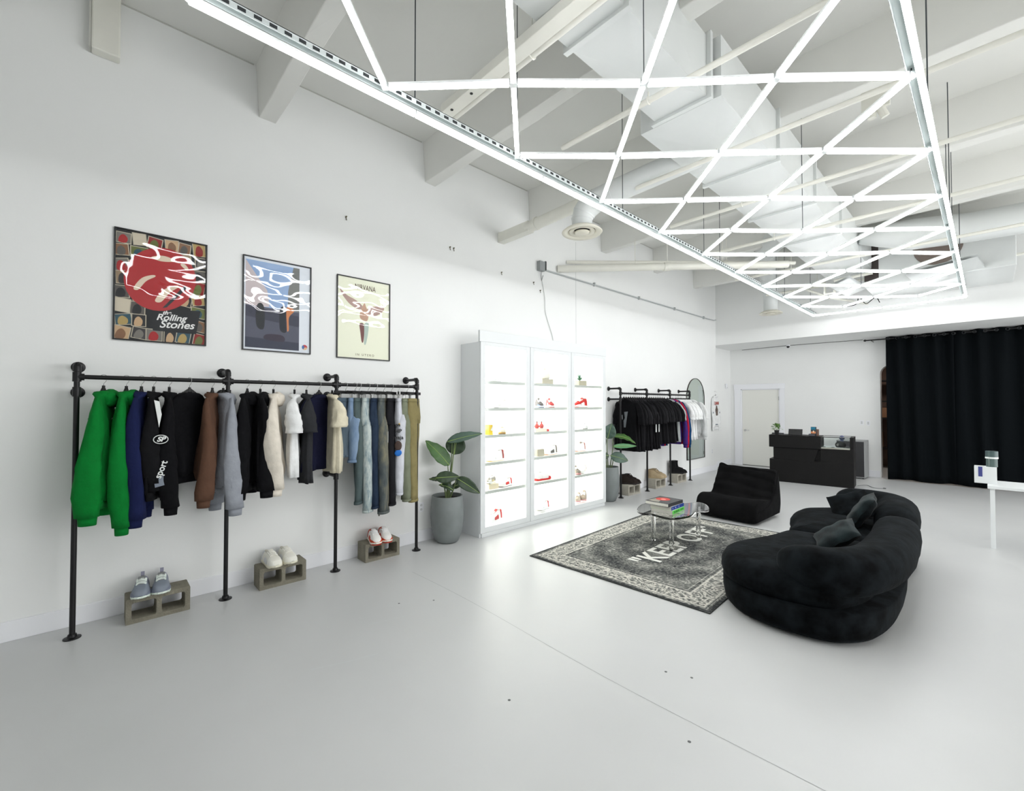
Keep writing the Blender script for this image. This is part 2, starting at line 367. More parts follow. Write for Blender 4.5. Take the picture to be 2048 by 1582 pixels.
g = G(); g.tube(smoothpath([(XW + .012, 5.13, 3.68), (XW + .012, 5.2, 3.4), (XW + .012, 5.22, 3.15), (XW + .012, 5.38, 2.8), (XW + .014, 5.42, 2.55)], 6), .005, 6)
tag(g.build('power_cable', mat('cable_white', (205, 207, 205), .6), smooth=True), 'thin pale cable dropping from the electrical box to the lit cabinet', 'cable')

# ================================================================== CEILING SERVICES
def pipe(name, label, cat, a, b, r, m=PIPEM, couplings=(), hangers=(), top=4.5):
    root = empty(name, a, 0, label, cat); A = Vector(a); B = Vector(b); d = B - A
    G().tube([(0, 0, 0), d], r, 14).build('pipe_run', m, root, smooth=True, auto=40)
    for c in couplings:
        G().tube([d * c - d.normalized() * .05, d * c + d.normalized() * .05], r * 1.18, 14).build('coupling', m, root, smooth=True, auto=40)
    for c in hangers:
        p = d * c; g = G()
        g.tube([p + Vector((0, 0, r * 1.1)), p + Vector((0, 0, top - A.z - d.z * c))], .006, 6)
        u = d.normalized(); n_ = u.cross(Vector((0, 0, 1)))
        g.tube([p + (n_ * math.cos(q) + Vector((0, 0, 1)) * math.sin(q)) * r * 1.12 for q in [2 * PI * k / 12 for k in range(13)]], .006, 6)
        g.build('pipe_hanger', m, root)
    return root
pipe('drain_pipe', 'fat white pipe slung below the stems above the lit cabinet', 'pipe', (-4.82, 5.52, 3.93), (-2.2, 8.2, 3.98), .058, couplings=(.48, .7), hangers=(.48, .72))
pipe('drain_pipe', 'slimmer white pipe just above the fat slanting one', 'pipe', (-4.82, 5.75, 4.09), (-2.2, 8.6, 4.09), .03, hangers=(.3, .7))
# branch pipes that cross the room
for i, (yy, zz, r, xa, xb, lab) in enumerate((
        (2.1, 4.05, .03, -2.95, 6.0, 'thin cream pipe crossing the ceiling nearest the camera'),
        (3.05, 4.02, .022, -2.6, 6.0, 'second thin cream pipe crossing above the light grid'),
        (4.2, 4.02, .022, -2.55, 6.0, 'third thin cream pipe crossing above the light grid'),
        (5.45, 4.02, .022, -2.8, 6.0, 'fourth thin cream pipe crossing above the light grid'),
        (6.9, 4.02, .022, -2.9, 6.0, 'fifth thin cream pipe crossing above the light grid'),
        (8.7, 4.02, .022, -3.2, 6.0, 'farthest but one thin cream pipe crossing the ceiling'),
        (10.4, 4.02, .022, -3.2, 6.0, 'farthest thin cream pipe near the bulkhead'))):
    pipe('sprinkler_pipe', lab, 'pipe', (xa, yy, zz), (xb, yy, zz), r, hangers=(.1, .4))
# heater strut with round pipe going into the wall
root = empty('wall_strut', (XW, 4.27, 4.11), 0, 'square white duct stub joined to a round pipe at the left wall', 'duct')
G().box(0, .62, -.06, .06, -.07, .07).build('square_stub', PIPEM, root, bevel=.006)
G().tube([(.55, 0, .0), (1.5, 0, .03)], .075, 18).build('round_pipe', PIPEM, root, smooth=True, auto=40)
G().tube([(.70, 0, .01), (.74, 0, .01)], .085, 18).build('clamp_ring', PIPEM, root, smooth=True, auto=40)
t = empty('wall_conduit_box', (XW, .01, 4.48), 0, 'white boxed stub high on the wall at the top left corner', 'duct')
G().box(0, .10, -.085, .085, 0, .52).build('stub', PIPEM, t, bevel=.012)
G().box(.0, .085, -.1, -.086, .01, .52).build('side_strip', mat('edge_grey', (196, 196, 190)), t)
# angled channel crossing near first stem
root = empty('steel_channel', (-2.95, 2.02, 4.05), 0, 'white steel channel end above the first light row', 'channel')
g = G(); g.box(0, 2.0, -.05, .05, -.03, .04); g.build('channel', PIPEM, root, bevel=.004)
for xx in (.1, .35): G().tube([(xx, -.01, -.034), (xx, -.01, -.03)], .012, 8).build('bolt', BLK, root)
# main rectangular duct
root = empty('rectangular_duct', (-1.7, 0, 4.1), 0, 'large white rectangular air duct running the length of the ceiling', 'duct')
def ductsec(ya, yb, xa, xb, za, zb):
    g = G(); n = 6; hx = (xb - xa) / 2; cx = (xa + xb) / 2
    # cross-broken bottom panel: creased towards the centre
    g.add([(xa, ya, za), (xb, ya, za), (xb, yb, za), (xa, yb, za), (cx, (ya + yb) / 2, za - .018)], [(1, 0, 4), (2, 1, 4), (3, 2, 4), (0, 3, 4)])
    g.add([(xa, ya, za), (xb, ya, za), (xb, yb, za), (xa, yb, za), (xa, ya, zb), (xb, ya, zb), (xb, yb, zb), (xa, yb, zb), (xb + .015, (ya + yb) / 2, (za + zb) / 2)],
          [(4, 5, 6, 7), (0, 1, 5, 4), (1, 2, 8), (2, 6, 8), (6, 5, 8), (5, 1, 8), (2, 3, 7, 6), (3, 0, 4, 7)])
    return g
ys = [-3.9, -2.7, -1.45, -.2, 1.05, 2.3, 3.45]
for a, b in zip(ys[:-1], ys[1:]):
    ductsec(a + .01, b - .01, -.20, .24, 0, .48).build('duct_section', DUCTM, root)
    G().box(-.235, .275, b - .02, b + .02, -.025, .5).build('flange', DUCTM, root)
ys = [3.5, 4.85, 6.2, 7.55, 8.9, 10.2]
for a, b in zip(ys[:-1], ys[1:]):
    ductsec(a + .01, b - .01, -.38, .32, 0, .48).build('duct_section', DUCTM, root)
    G().box(-.41, .35, b - .02, b + .02, -.025, .5).build('flange', DUCTM, root)
# round branch ducts with diffusers
def diffuser_branch(lab, c, path, r):
    root = empty('air_diffuser', c, 0, lab, 'air vent')
    G().tube(path, r, 20).build('duct_branch', DUCTM, root, smooth=True, auto=40)
    g = G()
    for q in range(1, len(path) - 1):
        p = Vector(path[q]); dd = (Vector(path[q + 1]) - Vector(path[q - 1])).normalized() * .008
        g.tube([p - dd, p + dd], (r[q] if isinstance(r, list) else r) * 1.03, 20)
    g.build('seam_band', DUCTM, root, smooth=True, auto=40)
    CR = mat('diffuser_cream', (232, 228, 214), .45)
    G().lathe([(.14, .06), (.2, .03), (.235, .0), (.225, -.012), (.17, .0), (.15, .02)], seg=36, cap=(False, False)).build('outer_cone', CR, root, smooth=True)
    G().lathe([(.15, .012), (.147, -.002), (.1, .012), (.09, .03)], seg=36, cap=(False, False)).build('middle_cone', CR, root, smooth=True)
    G().lathe([(.085, .005), (.08, -.012), (.02, -.016), (.001, -.016)], seg=30, cap=(True, True)).build('inner_cone', CR, root, smooth=True)
    G().lathe([(.16, .035), (.01, .034)], seg=30).build('throat', mat('throat_black', (14, 14, 14), .8), root)
diffuser_branch('round cream ceiling vent hanging left of the light grid', (-3.2, 4.10, 3.70), [(0, 0, .05), (0, 0, .15), (.02, .01, .22), (.07, .03, .29), (.16, .06, .34), (.35, .1, .38), (1.3, .3, .52)], [.115, .12, .13, .135, .13, .125, .125])
diffuser_branch('farther round vent hanging before the bulkhead', (-3.28, 10.95, 3.72), [(0, 0, .03), (0, 0, .25), (.03, -.1, .5), (.12, -.55, .75), (.5, -1.9, .85), (1.3, -3.1, .85)], [.14, .14, .15, .17, .19, .19])
# hvac unit and round trunk duct on the right
root = empty('round_trunk_duct', (-1.35, 8.75, 4.3), 0, 'white round trunk duct crossing to the right behind the lights', 'duct')
G().tube([(0, 0, 0), (.25, .15, .02), (.6, .35, .0), (1.2, .5, -.03), (6.5, .9, -.1)], [.08, .17, .23, .21, .21], 28).build('trunk', DUCTM, root, smooth=True)
root = empty('air_handler', (-.98, 10.5, 3.78), 0, 'white air handling unit with brown round openings above the lights', 'air conditioner')
G().box(-.5, 1.3, -.5, .9, 0, .85).build('cabinet', DUCTM, root, bevel=.01)
G().box(-.5, -.3, -.505, -.5, .1, .8).build('side_panel', mat('hvac_dark', (58, 50, 48), .7), root)
G().lathe([(.3, 0), (.3, .012)], seg=32, M=TR(.45, -.5, .5) @ RX(PI / 2)).build('round_opening', mat('hvac_brown', (120, 108, 100), .6), root)
for xx, w_ in ((-.9, .3), (.1, .8)):
    g = G(); g.add([(xx, -1.1, -.02), (xx + w_, -1.2, .06), (xx + w_ + .1, -.3, .02), (xx + .1, -.2, -.06)], [(0, 1, 2, 3)])
    g.add([(xx, -1.1, .02), (xx + w_, -1.2, .1), (xx + w_ + .1, -.3, .06), (xx + .1, -.2, -.02)], [(3, 2, 1, 0)]); g.build('access_panel', DUCTM, root)
g = G(); g.box(-.02, 3.0, -.04, .04, 3.85, 3.93)
root = empty('pipe_loop', (-1.95, 9.9, 3.95), 0, 'white pipework with a U bend above the far light rows', 'pipe')
g = G(); g.tube([(-.5, 0, 0), (-.1, 0, 0), (-.1, 0, -.2), (.05, 0, -.2), (.05, 0, .02), (.6, 0, .05)], .028, 10); g.build('u_bend', PIPEM, root, smooth=True, auto=50)
g = G(); g.tube([(-.5, 0, 0), (-.2, .9, -.1), (.3, 1.6, -.2)], .024, 10); g.build('branch', PIPEM, root, smooth=True)
g = G(); g.tube(smoothpath([(-1.9, 11.0, 3.66), (-1.75, 10.95, 3.68), (-1.7, 10.9, 3.8), (-1.6, 10.95, 3.66), (-1.45, 10.9, 3.75), (-1.4, 11, 3.66)], 5), .008, 6)
tag(g.build('loose_wire', BLK, smooth=True), 'tangled black wires above the back edge of the light frame', 'wire')
# sprinkler heads and ceiling bits
for i, (xx, yy, lab) in enumerate(((-.62, 3.65, 'small white spotlight on the ceiling right of the light grid'), (-.75, 5.6, 'white spotlight hung over the middle light rows'))):
    root = empty('spot_lamp', (xx, yy, 4.62), 0, lab, 'lamp')
    g = G(); g.tube([(0, 0, 0), (0, 0, -.08)], .035, 14); g.build('body', PIPEM, root, smooth=True, auto=40)
    G().tube([(.06, 0, .02), (.1, .03, -.09)], .035, 14).build('lamp_head', PIPEM, root, smooth=True, auto=40); G().box(-.08, .14, -.02, .02, 0, .38).build('bracket', PIPEM, root)
root = empty('ceiling_speaker', (-1.02, 2.42, 4.7), 0, 'small black fixture on the ceiling beside the big duct', 'speaker')
G().tube([(0, 0, .3), (0, 0, 0)], .008, 8).build('stem', BLK, root); G().ell((0, 0, 0), (.055, .055, .06)).build('body', BLK, root, smooth=True)
root = empty('hanging_bulb', (-2.05, 1.55, 4.55), 0, 'small brown bulb holder on the ceiling near the light grid', 'bulb')
G().tube([(0, 0, .45), (0, 0, 0)], .006, 6).build('stem', PIPEM, root); G().ell((0, 0, 0), (.022, .022, .03)).build('bulb', mat('bulb_brown', (110, 66, 44), .4), root, smooth=True)
G().lathe([(.02, -.07), (.03, -.05), (.02, -.03)], seg=12).build('cap', PIPEM, root, smooth=True)

# ================================================================== TUBE LIGHTS
ZL = 3.60
def tube_light(a, b, parent, gap=.02, wdt=.031, hgt=.026, org=(0, 0, 0)):
    A = Vector(a) - Vector(org); B = Vector(b) - Vector(org); d = (B - A); L = d.length - 2 * gap; ang = math.atan2(d.y, d.x); c = (A + B) / 2
    pitch = math.atan2(d.z, math.hypot(d.x, d.y))
    key = (round(L, 3), wdt)
    if key not in _tubes:
        g = G(); h = wdt / 2; n = 6
        prof = [(-h, 0)] + [(-h * math.cos(PI * k / n), -hgt * math.sin(PI * k / n)) for k in range(1, n)] + [(h, 0)]
        g.loft([[(-L / 2, y, z) for y, z in prof], [(L / 2, y, z) for y, z in prof]])
        me1 = g.build('t', DIFF); g2 = G(); g2.box(-L / 2 - .004, L / 2 + .004, -h - .001, h + .001, 0, .014); g2.box(-L / 2 - .004, -L / 2 + .006, -h - .001, h + .001, -hgt * .6, 0)
        g2.box(L / 2 - .006, L / 2 + .004, -h - .001, h + .001, -hgt * .6, 0)
        me2 = g2.build('h', HOUS); _tubes[key] = (me1.data, me2.data); bpy.data.objects.remove(me1); bpy.data.objects.remove(me2)
    m1, m2 = _tubes[key]
    o = bpy.data.objects.new('light_tube', m1); COL.objects.link(o); o.parent = parent; o.location = c; o.rotation_euler = (0, -pitch, ang)
    o2 = bpy.data.objects.new('tube_housing', m2); COL.objects.link(o2); o2.parent = o
    return o
_tubes = {}
fr = empty('tube_lighting_rig', (-2.53, .281, ZL), 0, 'long rectangular frame of white tube lights around the diamond grid', 'light')
O = (-2.53, .281, ZL)
for x in (-2.53, -.24):
    for k in range(9): tube_light((x, .281 + 1.211 * k, ZL), (x, .281 + 1.211 * (k + 1), ZL), fr, .008, org=O)
for k in range(2):
    for y in (.281, 11.18): tube_light((-2.53 + 1.145 * k, y, ZL), (-2.53 + 1.145 * (k + 1), y, ZL), fr, .01, org=O)
# slotted steel rails above the long sides
for x in (.035, 2.29 - .035):
    g = G(); g.box(x - .022, x + .022, .0, 10.9, .055, .059); g.box(x - .022, x - .019, 0, 10.9, .02, .059); g.box(x + .019, x + .022, 0, 10.9, .02, .059)
    g.build('slotted_rail', STEEL, fr)
    g = G()
    for k in range(153):
        yy = .05 + k * .071; s_ = .0235 * (1 if x < 1 else -1)
        g.box(x + s_ - .001, x + s_ + .001, yy, yy + .036, .028, .046)
    tag(g.build('rail_slots', mat('slot_dark', (40, 44, 46), .7), fr), kind='stuff')
for yy in (1.21, 3.63, 6.05, 8.48, 10.7):
    for x in (0, 2.29): G().tube([(x, yy, .05), (x, yy, 1.4)], .004, 6).build('suspension_wire', mat('wire_dark', (70, 76, 80), .5, metal=.5), fr)
gd = empty('light_grid', (-1.36, 5, ZL + .012), 0, 'diamond lattice of white tube lights inside the long frame', 'light')
O2 = (-1.36, 5, ZL + .012)
def node(i, k): return (-2.45 + .543 * i, 1.24 + 1.1 * k + .55 * i)    # i = 0..4, k = row
def okn(p): return .45 < p[1] < 10.65
random.seed(3)
def nz(i, k): return ZL + .012 + .010 * math.sin(i * 2.3 + k * 1.9)
CLEAR = mat('connector_clear', (222, 226, 226), .3)
for k in range(-5, 9):
    for i in range(5):
        p = node(i, k)
        if not okn(p): continue
        if i < 4:
            q = node(i + 1, k)
            if okn(q): tube_light((*p, nz(i, k)), (*q, nz(i + 1, k)), gd, .028, org=O2)
            q = node(i + 1, k - 1)
            if okn(q): tube_light((*p, nz(i, k)), (*q, nz(i + 1, k - 1)), gd, .028, org=O2)
        g = G(); g.box(-.02, .02, -.02, .02, -.012, .014, M=TR(p[0] - O2[0], p[1] - O2[1], 0) @ RZ(PI / 4)); g.build('connector', CLEAR, gd)
for (i, k) in ((0, 1), (2, 0), (4, 0), (0, 4), (2, 3), (4, 3), (0, 7), (2, 6), (4, 4)):
    p = node(i, k); G().tube([(p[0] - O2[0], p[1] - O2[1], .02), (p[0] - O2[0], p[1] - O2[1], 1.38)], .0035, 6).build('suspension_wire', mat('wire_dark', (70, 76, 80)), gd)

# ================================================================== CLOTHES RACKS
XP = -4.56
def flange(g, M, r=.042):
    g.lathe([(r, 0), (r, .006), (.028, .012), (.024, .03), (.021, .03)], seg=20, M=M)
def rack(name, label, ys, low, extra=(), rz_=1.90, top=1.985, arm_r=.0165):
    y0 = ys[0]; root = empty(name, (XP, y0, 0), 0, label, 'clothes rack'); dx = XW - XP
    for i, y in enumerate(ys):
        yy = y - y0; g = G(); g.tube([(0, yy, .01), (0, yy, top)], .017, 12); g.build('post', BLACKM, root, smooth=True, auto=40)
        g = G(); flange(g, TR(0, yy, 0), .05); g.build('floor_flange', BLACKM, root, smooth=True, auto=40)
        arms = [top] + ([1.79] if i in low else []) + ([e[1] for e in extra if e[0] == i])
        for z in arms:
            g = G(); g.tube([(dx + .01, yy, z), (-.02, yy, z), (-.006, yy, z - .004 if z == top else z), (0, yy, z - .02 if z == top else z)], arm_r, 12)
            g.build('wall_arm', BLACKM, root, smooth=True, auto=40)
            g = G(); flange(g, TR(dx, yy, z) @ RY(PI / 2)); g.build('wall_flange', BLACKM, root, smooth=True, auto=40)
            g = G()
            if z == top: g.tube([(-.045, yy, z), (-.012, yy, z), (0, yy, z - .012), (0, yy, z - .045)], .024, 12)
            else: g.tube([(0, yy, z - .035), (0, yy, z + .035)], .024, 12)
            g.build('elbow', BLACKM, root, smooth=True, auto=40)
        g = G(); g.tube([(0, yy, rz_ - .035), (0, yy, rz_ + .035)], .025, 12)
        a = -.04 if i else -.0; b = .04 if i < len(ys) - 1 else 0
        if b > a: g.tube([(0, yy + a, rz_), (0, yy + b, rz_)], .025, 12)
        g.build('tee_fitting', BLACKM, root, smooth=True, auto=40)
    for a, b in zip(ys[:-1], ys[1:]):
        G().tube([(0, a - y0, rz_), (0, b - y0, rz_)], .0165, 12).build('rail', BLACKM, root, smooth=True, auto=40)
    return root
rack('clothes_rack', 'near black pipe clothes rack with hoodies, tees and trousers', [-.115, .835, 1.79, 2.73], (0, 1, 2), extra=((2, .965),))
rack('clothes_rack', 'far black pipe clothes rack packed with black and white tees', [6.95, 7.865, 8.79, 9.69], (0,), rz_=1.895)

# ---- hangers
def hanger_meshes(clip=False):
    r = .0035
    hook = G(); pts = [(0, 0, -.075), (0, 0, -.045), (0, .012, -.03)] + [(0, .0225 * math.cos(a), .0225 * math.sin(a)) for a in [(-40 + 250 * k / 10) * PI / 180 for k in range(11)]]
    hook.tube(pts, r * .6, 6)
    body = G()
    if not clip:
        for s in (-1, 1):
            pp = smoothpath([(0, 0, -.078), (s * .03, 0, -.096), (s * .07, 0, -.124), (s * .12, 0, -.158), (s * .142, 0, -.185)], 3)
            rings = []
            for i, p in enumerate(pp):
                hw = .013 - .004 * i / len(pp)
                rings.append([(p.x, p.y + .006 * cx, p.z + hw * cz) for cx, cz in ((-1, -1), (1, -1), (1, 1), (-1, 1))])
            body.loft(rings)
        body.tube([(0, 0, -.1), (0, 0, -.06)], .010, 8); body.tube([(-.135, 0, -.178), (.135, 0, -.178)], .005, 6)
    else:
        body.box(-.165, .165, -.008, .008, -.094, -.062)
    a = hook.build('h', CHROME, smooth=True); b = body.build('b', BLK, smooth=False)
    res = [a.data, b.data]; bpy.data.objects.remove(a); bpy.data.objects.remove(b)
    if clip:
        g = G(); g.box(-.008, .008, -.010, .010, -.158, -.088); g.box(-.003, .003, -.02, .02, -.10, -.092)
        c = g.build('c', CHROME); res.append(c.data); bpy.data.objects.remove(c)
    return res
HM = hanger_meshes(); HC = hanger_meshes(True)
def hanger(y, yaw, label, group, clip=False, x=XP, zr=1.90, full=True):
    root = empty('clip_hanger' if clip else 'clothes_hanger', (x, y, zr), yaw, label, 'hanger', group)
    ms = HC if clip else HM
    for n_, me in zip(('hook', 'bar' if clip else 'hanger_body'), ms[:2]):
        o = bpy.data.objects.new(n_, me); COL.objects.link(o); o.parent = root
    if clip:
        for s in (-.085, .085):
            o = bpy.data.objects.new('clip', ms[2]); COL.objects.link(o); o.parent = root; o.location = (s, 0, 0)
    return root

# ---- garments. local frame: x across the shoulders, y thickness, z down from the rail (0 = rail)
def ring(cx, cy, z, a, b, n=28, fold=0.0, k=7, ph=0.0, p=.85):
    out = []
    for j in range(n):
        th = 2 * PI * j / n; c = math.cos(th); s = math.sin(th)
        f = 1 + fold * math.sin(k * th + ph) + fold * .6 * math.sin((k + 4) * th - ph * 1.7)
        x = a * math.copysign(abs(c) ** p, c) * (1 + (f - 1) * .25); y = b * math.copysign(abs(s) ** p, s) * f
        out.append((cx + x, cy + y, z))
    return out
def body_g(L, W, T, seed, shoulder=.2, top=-.105, flare=1.0, gather=False):
    r = random.Random(seed); ph = r.random() * 6; R = []
    R.append(ring(0, 0, top + .0, .055, .035)); R.append(ring(0, 0, top - .004, .075, .05))
    R.append(ring(0, 0, top - .022, .105, .056)); R.append(ring(0, 0, top - .045, .13, T * .5)); R.append(ring(0, 0, top - .068, shoulder * .93, T * .48))
    R.append(ring(0, 0, top - .10, shoulder * 1.04, T * .55)); R.append(ring(0, 0, top - .16, shoulder * 1.08, T * .75, fold=.05, ph=ph))
    n = 9
    for i in range(1, n + 1):
        t = i / n; z = top - .16 - (L - .16) * t
        ww = shoulder * 1.08 + (W - shoulder * 1.08) * t; tt = T * (.8 + .35 * min(1, t * 1.6)) * (1 + (flare - 1) * t)
        if gather and i >= n - 0: ww *= .93; tt *= .85
        R.append(ring(.004 * math.sin(5 * t + ph), .006 * math.sin(4 * t + ph), z, ww, tt, fold=.10 + .26 * t, ph=ph + 1.2 * t))
    return R
def sleeve_g(side, L, seed, top=-.105, a0=.062, b0=.078, a1=.045, b1=.07, out=.07, drift=0.0, shoulder=.2, elbow=.0):
    r = random.Random(seed * 3 + side); ph = r.random() * 6; R = []; n = 12
    for i in range(n + 1):
        t = i / n
        x = side * (shoulder * .93 + out * math.sin(min(t * 2.2, PI / 2)) + elbow * math.sin(t * PI))
        z = top - .045 - (L - .045) * t
        a = a0 + (a1 - a0) * t; u_ = min(1, t * 1.25); b = (b0 * .38 + (b1 * 1.08 - b0 * .38) * u_ * (1.7 - .7 * u_)) * (1 + .07 * math.sin(t * 31 + ph) * math.exp(-((t - .5) / .13) ** 2))
        if i == 0: a *= .35; b *= .45
        if i == 1: a *= .8; b *= .85
        wr = .08 + .12 * math.sin(t * PI)
        if side < 0 and i == 0: out *= .3
        bend = 1 + .10 * math.sin(t * 19 + ph) * math.sin(t * 7)
        R.append(ring(x + .006 * math.sin(t * 9 + ph), drift * t + .012 * math.sin(t * 5 + ph), z, a * bend, b * (1 + .05 * math.sin(t * 23 + ph)), 18, fold=wr, k=3, ph=ph + t * 4, p=.9))
    return R
def place(me_list, root):
    for n_, me in me_list:
        o = bpy.data.objects.new(n_, me); COL.objects.link(o); o.parent = root
def g2me(g, mats, smooth=True, sub=0):
    o = g.build('x', mats, smooth=smooth); me = o.data; bpy.data.objects.remove(o); return me
def garment_meshes(kind, m, seed, L, SL, W=.235, T=.075, mrib=None, hood=False, out=.035, sh=.172, wide=1.0, drift=0.0, el=0.0, msleeve=None):
    res = []; mrib = mrib or m
    R = body_g(L, W, T, seed, shoulder=sh, gather=kind != 'tee')
    res.append(('body', g2me(G().loft(R), m)))
    if kind != 'tee':
        z = R[-1][0][2]; g = G(); g.loft([ring(0, 0, z + .012, W * .95, T * 1.02, fold=.1, k=14), ring(0, 0, z - .02, W * .93, T * .98, fold=.1, k=14), ring(0, 0, z - .055, W * .9, T * .92, fold=.1, k=14)])
        res.append(('waistband', g2me(g, mrib)))
    for s in (-1, 1):
        if kind == 'tee':
            RR = sleeve_g(s, SL, seed, a0=.05, b0=.07 * wide, a1=.062, b1=.078 * wide, out=out, drift=drift, shoulder=sh)
        else:
            RR = sleeve_g(s, SL, seed, a0=.055, b0=.07 * wide, a1=.048, b1=.068 * wide, out=out, drift=drift * (1 if s > 0 else .4), shoulder=sh, elbow=el)
        res.append(('sleeve', g2me(G().loft(RR), msleeve or m)))
        if kind != 'tee':
            c = [sum(p[i] for p in RR[-1]) / len(RR[-1]) for i in range(3)]
            g = G(); g.loft([ring(c[0], c[1], c[2] + .01, .04, .058 * wide, 18), ring(c[0], c[1], c[2] - .03, .037, .054 * wide, 18, fold=.06, k=9), ring(c[0], c[1], c[2] - .06, .036, .052 * wide, 18, fold=.06, k=9)])
            res.append(('cuff', g2me(g, mrib)))
    if hood:
        g = G(); g.ell((-.02, .035, -.160), (.115, .062, .072), 20, 12, fn=lambda p: 1 + .08 * math.sin(5 * p.x + 3 * p.z) + .05 * math.sin(11 * p.z + 2))
        g.ell((.04, .01, -.14), (.06, .048, .042), 16, 8)
        res.append(('hood', g2me(g, m)))
    if hood: return res
    g = G(); pts = [(.05 * math.cos(a), .036 * math.sin(a), -.107 - .006 * math.sin(a)) for a in [2 * PI * k / 20 for k in range(21)]]
    g.tube(pts, .006, 8, cap=False); res.append(('collar', g2me(g, mrib)))
    return res
def garment(name, label, y, yaw, kind, m, seed, L, SL, group, cat, x=XP, zr=1.90, **k):
    root = empty(name, (x, y, zr), math.radians(yaw), label, cat, group)
    place(garment_meshes(kind, m, seed, L, SL, **k), root); return root
GR = cloth((0, 118, 44)); NV = cloth((22, 30, 70)); BK = cloth((9, 9, 13)); BK2 = cloth((15, 15, 18)); BR = cloth((92, 66, 52)); GY = cloth((150, 154, 162))
CRM = cloth((226, 218, 205)); WH = cloth((235, 236, 236)); CH = cloth((46, 47, 50)); NVT = cloth((16, 18, 44)); CT = cloth((222, 214, 190)); TEAL = cloth((18, 58, 62))
HG = 'black hangers on the near rack'; GG = 'tops hung on the near rack'
near = [
 ('hoodie', 'bright green hoodie hanging leftmost on the near rack beside the end post', .03, -14, 'long', GR, 1, .80, .90, 'hoodie', dict(hood=True, T=.07, wide=.95, drift=-.03)),
 ('hoodie', 'second bright green hoodie between the first one and the navy sweatshirt', .16, -14, 'long', GR, 2, .78, 1.0, 'hoodie', dict(hood=True, T=.065, wide=.75, drift=.02)),
 ('sweatshirt', 'navy blue sweatshirt right of the two green hoodies', .25, -14, 'long', NV, 3, .74, .96, 'sweatshirt', dict(T=.055, wide=.85, drift=.0)),
 ('jersey', 'black sports jersey with white oval badge on its sleeve', .325, -10, 'long', BK2, 4, .78, .70, 'jersey', dict(T=.05, wide=.85, drift=.02)),
 ('sweatshirt', 'plain black sweatshirt right beside the black jersey with white badge', .425, -8, 'long', BK, 5, .74, .90, 'sweatshirt', dict(T=.06, wide=.8, drift=.02)),
 ('sweatshirt', 'black sweatshirt turned broadside before the brown top', .56, -58, 'long', BK, 6, .68, .77, 'sweatshirt', dict(T=.07, W=.235, wide=.8)),
 ('sweatshirt', 'brown sweatshirt hung between a black one and the light grey hoodie', .72, -20, 'long', BR, 7, .72, .88, 'sweatshirt', dict(T=.06, wide=.85)),
 ('hoodie', 'light grey hoodie hung beside the second rack post', .80, 8, 'long', GY, 8, .80, .98, 'hoodie', dict(hood=True, T=.06, wide=.9, drift=.03)),
 ('hoodie', 'black hoodie with tiny pale chest logo right of the second post', .985, -26, 'long', BK, 9, .80, .86, 'hoodie', dict(hood=True, T=.07, wide=.95)),
 ('hoodie', 'plain black hoodie just left of the cream hoodie', 1.09, -8, 'long', BK, 10, .80, .86, 'hoodie', dict(hood=True, T=.06, wide=.95, drift=.05)),
 ('hoodie', 'cream zip hoodie with a drooping hood on the near rack', 1.20, -16, 'long', CRM, 11, .74, .86, 'hoodie', dict(hood=True, T=.07, wide=.95, el=.05, drift=.02)),
 ('t_shirt', 'white tee hung next to the cream hoodie', 1.385, -18, 'tee', WH, 12, .77, .36, 'shirt', dict(T=.045, wide=.85, out=.08)),
 ('t_shirt', 'charcoal tee between the white tee and navy tee', 1.495, -12, 'tee', CH, 13, .84, .36, 'shirt', dict(T=.045, wide=.8, out=.07)),
 ('t_shirt', 'navy tee turned broadside, right of the charcoal tee', 1.615, -55, 'tee', NVT, 14, .74, .34, 'shirt', dict(T=.045, wide=.8, out=.08)),
 ('t_shirt', 'cream tee hung right at the third rack post', 1.745, -5, 'tee', CT, 15, .77, .32, 'shirt', dict(T=.05, wide=.9, out=.08)),
]
GO = []
for n_, lab, y, yaw, kind, m, seed, L, SL, cat, k in near:
    GO.append(garment(n_, lab, y, yaw, kind, m, seed, L, SL, GG, cat, x=XP, **k))
    hanger(y, math.radians(yaw), 'black hanger holding the ' + lab.split(' hung')[0].split(' hanging')[0].split(' turned')[0].replace(' right of the two green hoodies', '').split(' right beside')[0].split(' between')[0].split(' with')[0].split(' just')[0] + ' on the near rack' + {2: '', 4: ', fifth from the left', 5: ', sixth from the left', 8: ', right of the second post', 9: ', left of the cream hoodie'}.get(seed - 1, ''), HG)
WHP = mat('print_white', (225, 228, 226), .6); GYP = mat('print_grey', (120, 128, 140), .7)
# sleeve badge and vertical word on the black jersey, pale patches
j = GO[3]; yj = math.radians(-10)
Mj = RZ(-yj) @ RZ(PI / 2) @ RX(PI / 2)
def onside(j, y, z, x, rot=0): return TR(0, 0, 0) @ RZ(-j.rotation_euler.z) @ TR(x, y, z) @ RZ(PI / 2) @ RX(PI / 2) @ RZ(rot)
text('badge_lettering', 'SP', .05, WHP, j, onside(j, .03, -.47, .247), bold=.002, shear=.3)
g = G(); g.tube([(.044 * math.cos(a), .032 * math.sin(a), 0) for a in [2 * PI * k / 28 for k in range(29)]], .003, 6, cap=False)
o = g.build('oval_badge', WHP, j); o.matrix_local = onside(j, .03, -.47, .245)
text('jersey_lettering', 'sport', .062, WHP, j, onside(j, .035, -.70, .248, math.radians(72)), bold=.0012)
g = G(); g.add([(-.04, .04, 0), (.03, .04, 0), (.035, -.03, 0), (-.03, -.045, 0)], [(0, 1, 2, 3)]); o = g.build('grey_panel', GYP, j); o.matrix_local = onside(j, .03, -.79, .240)
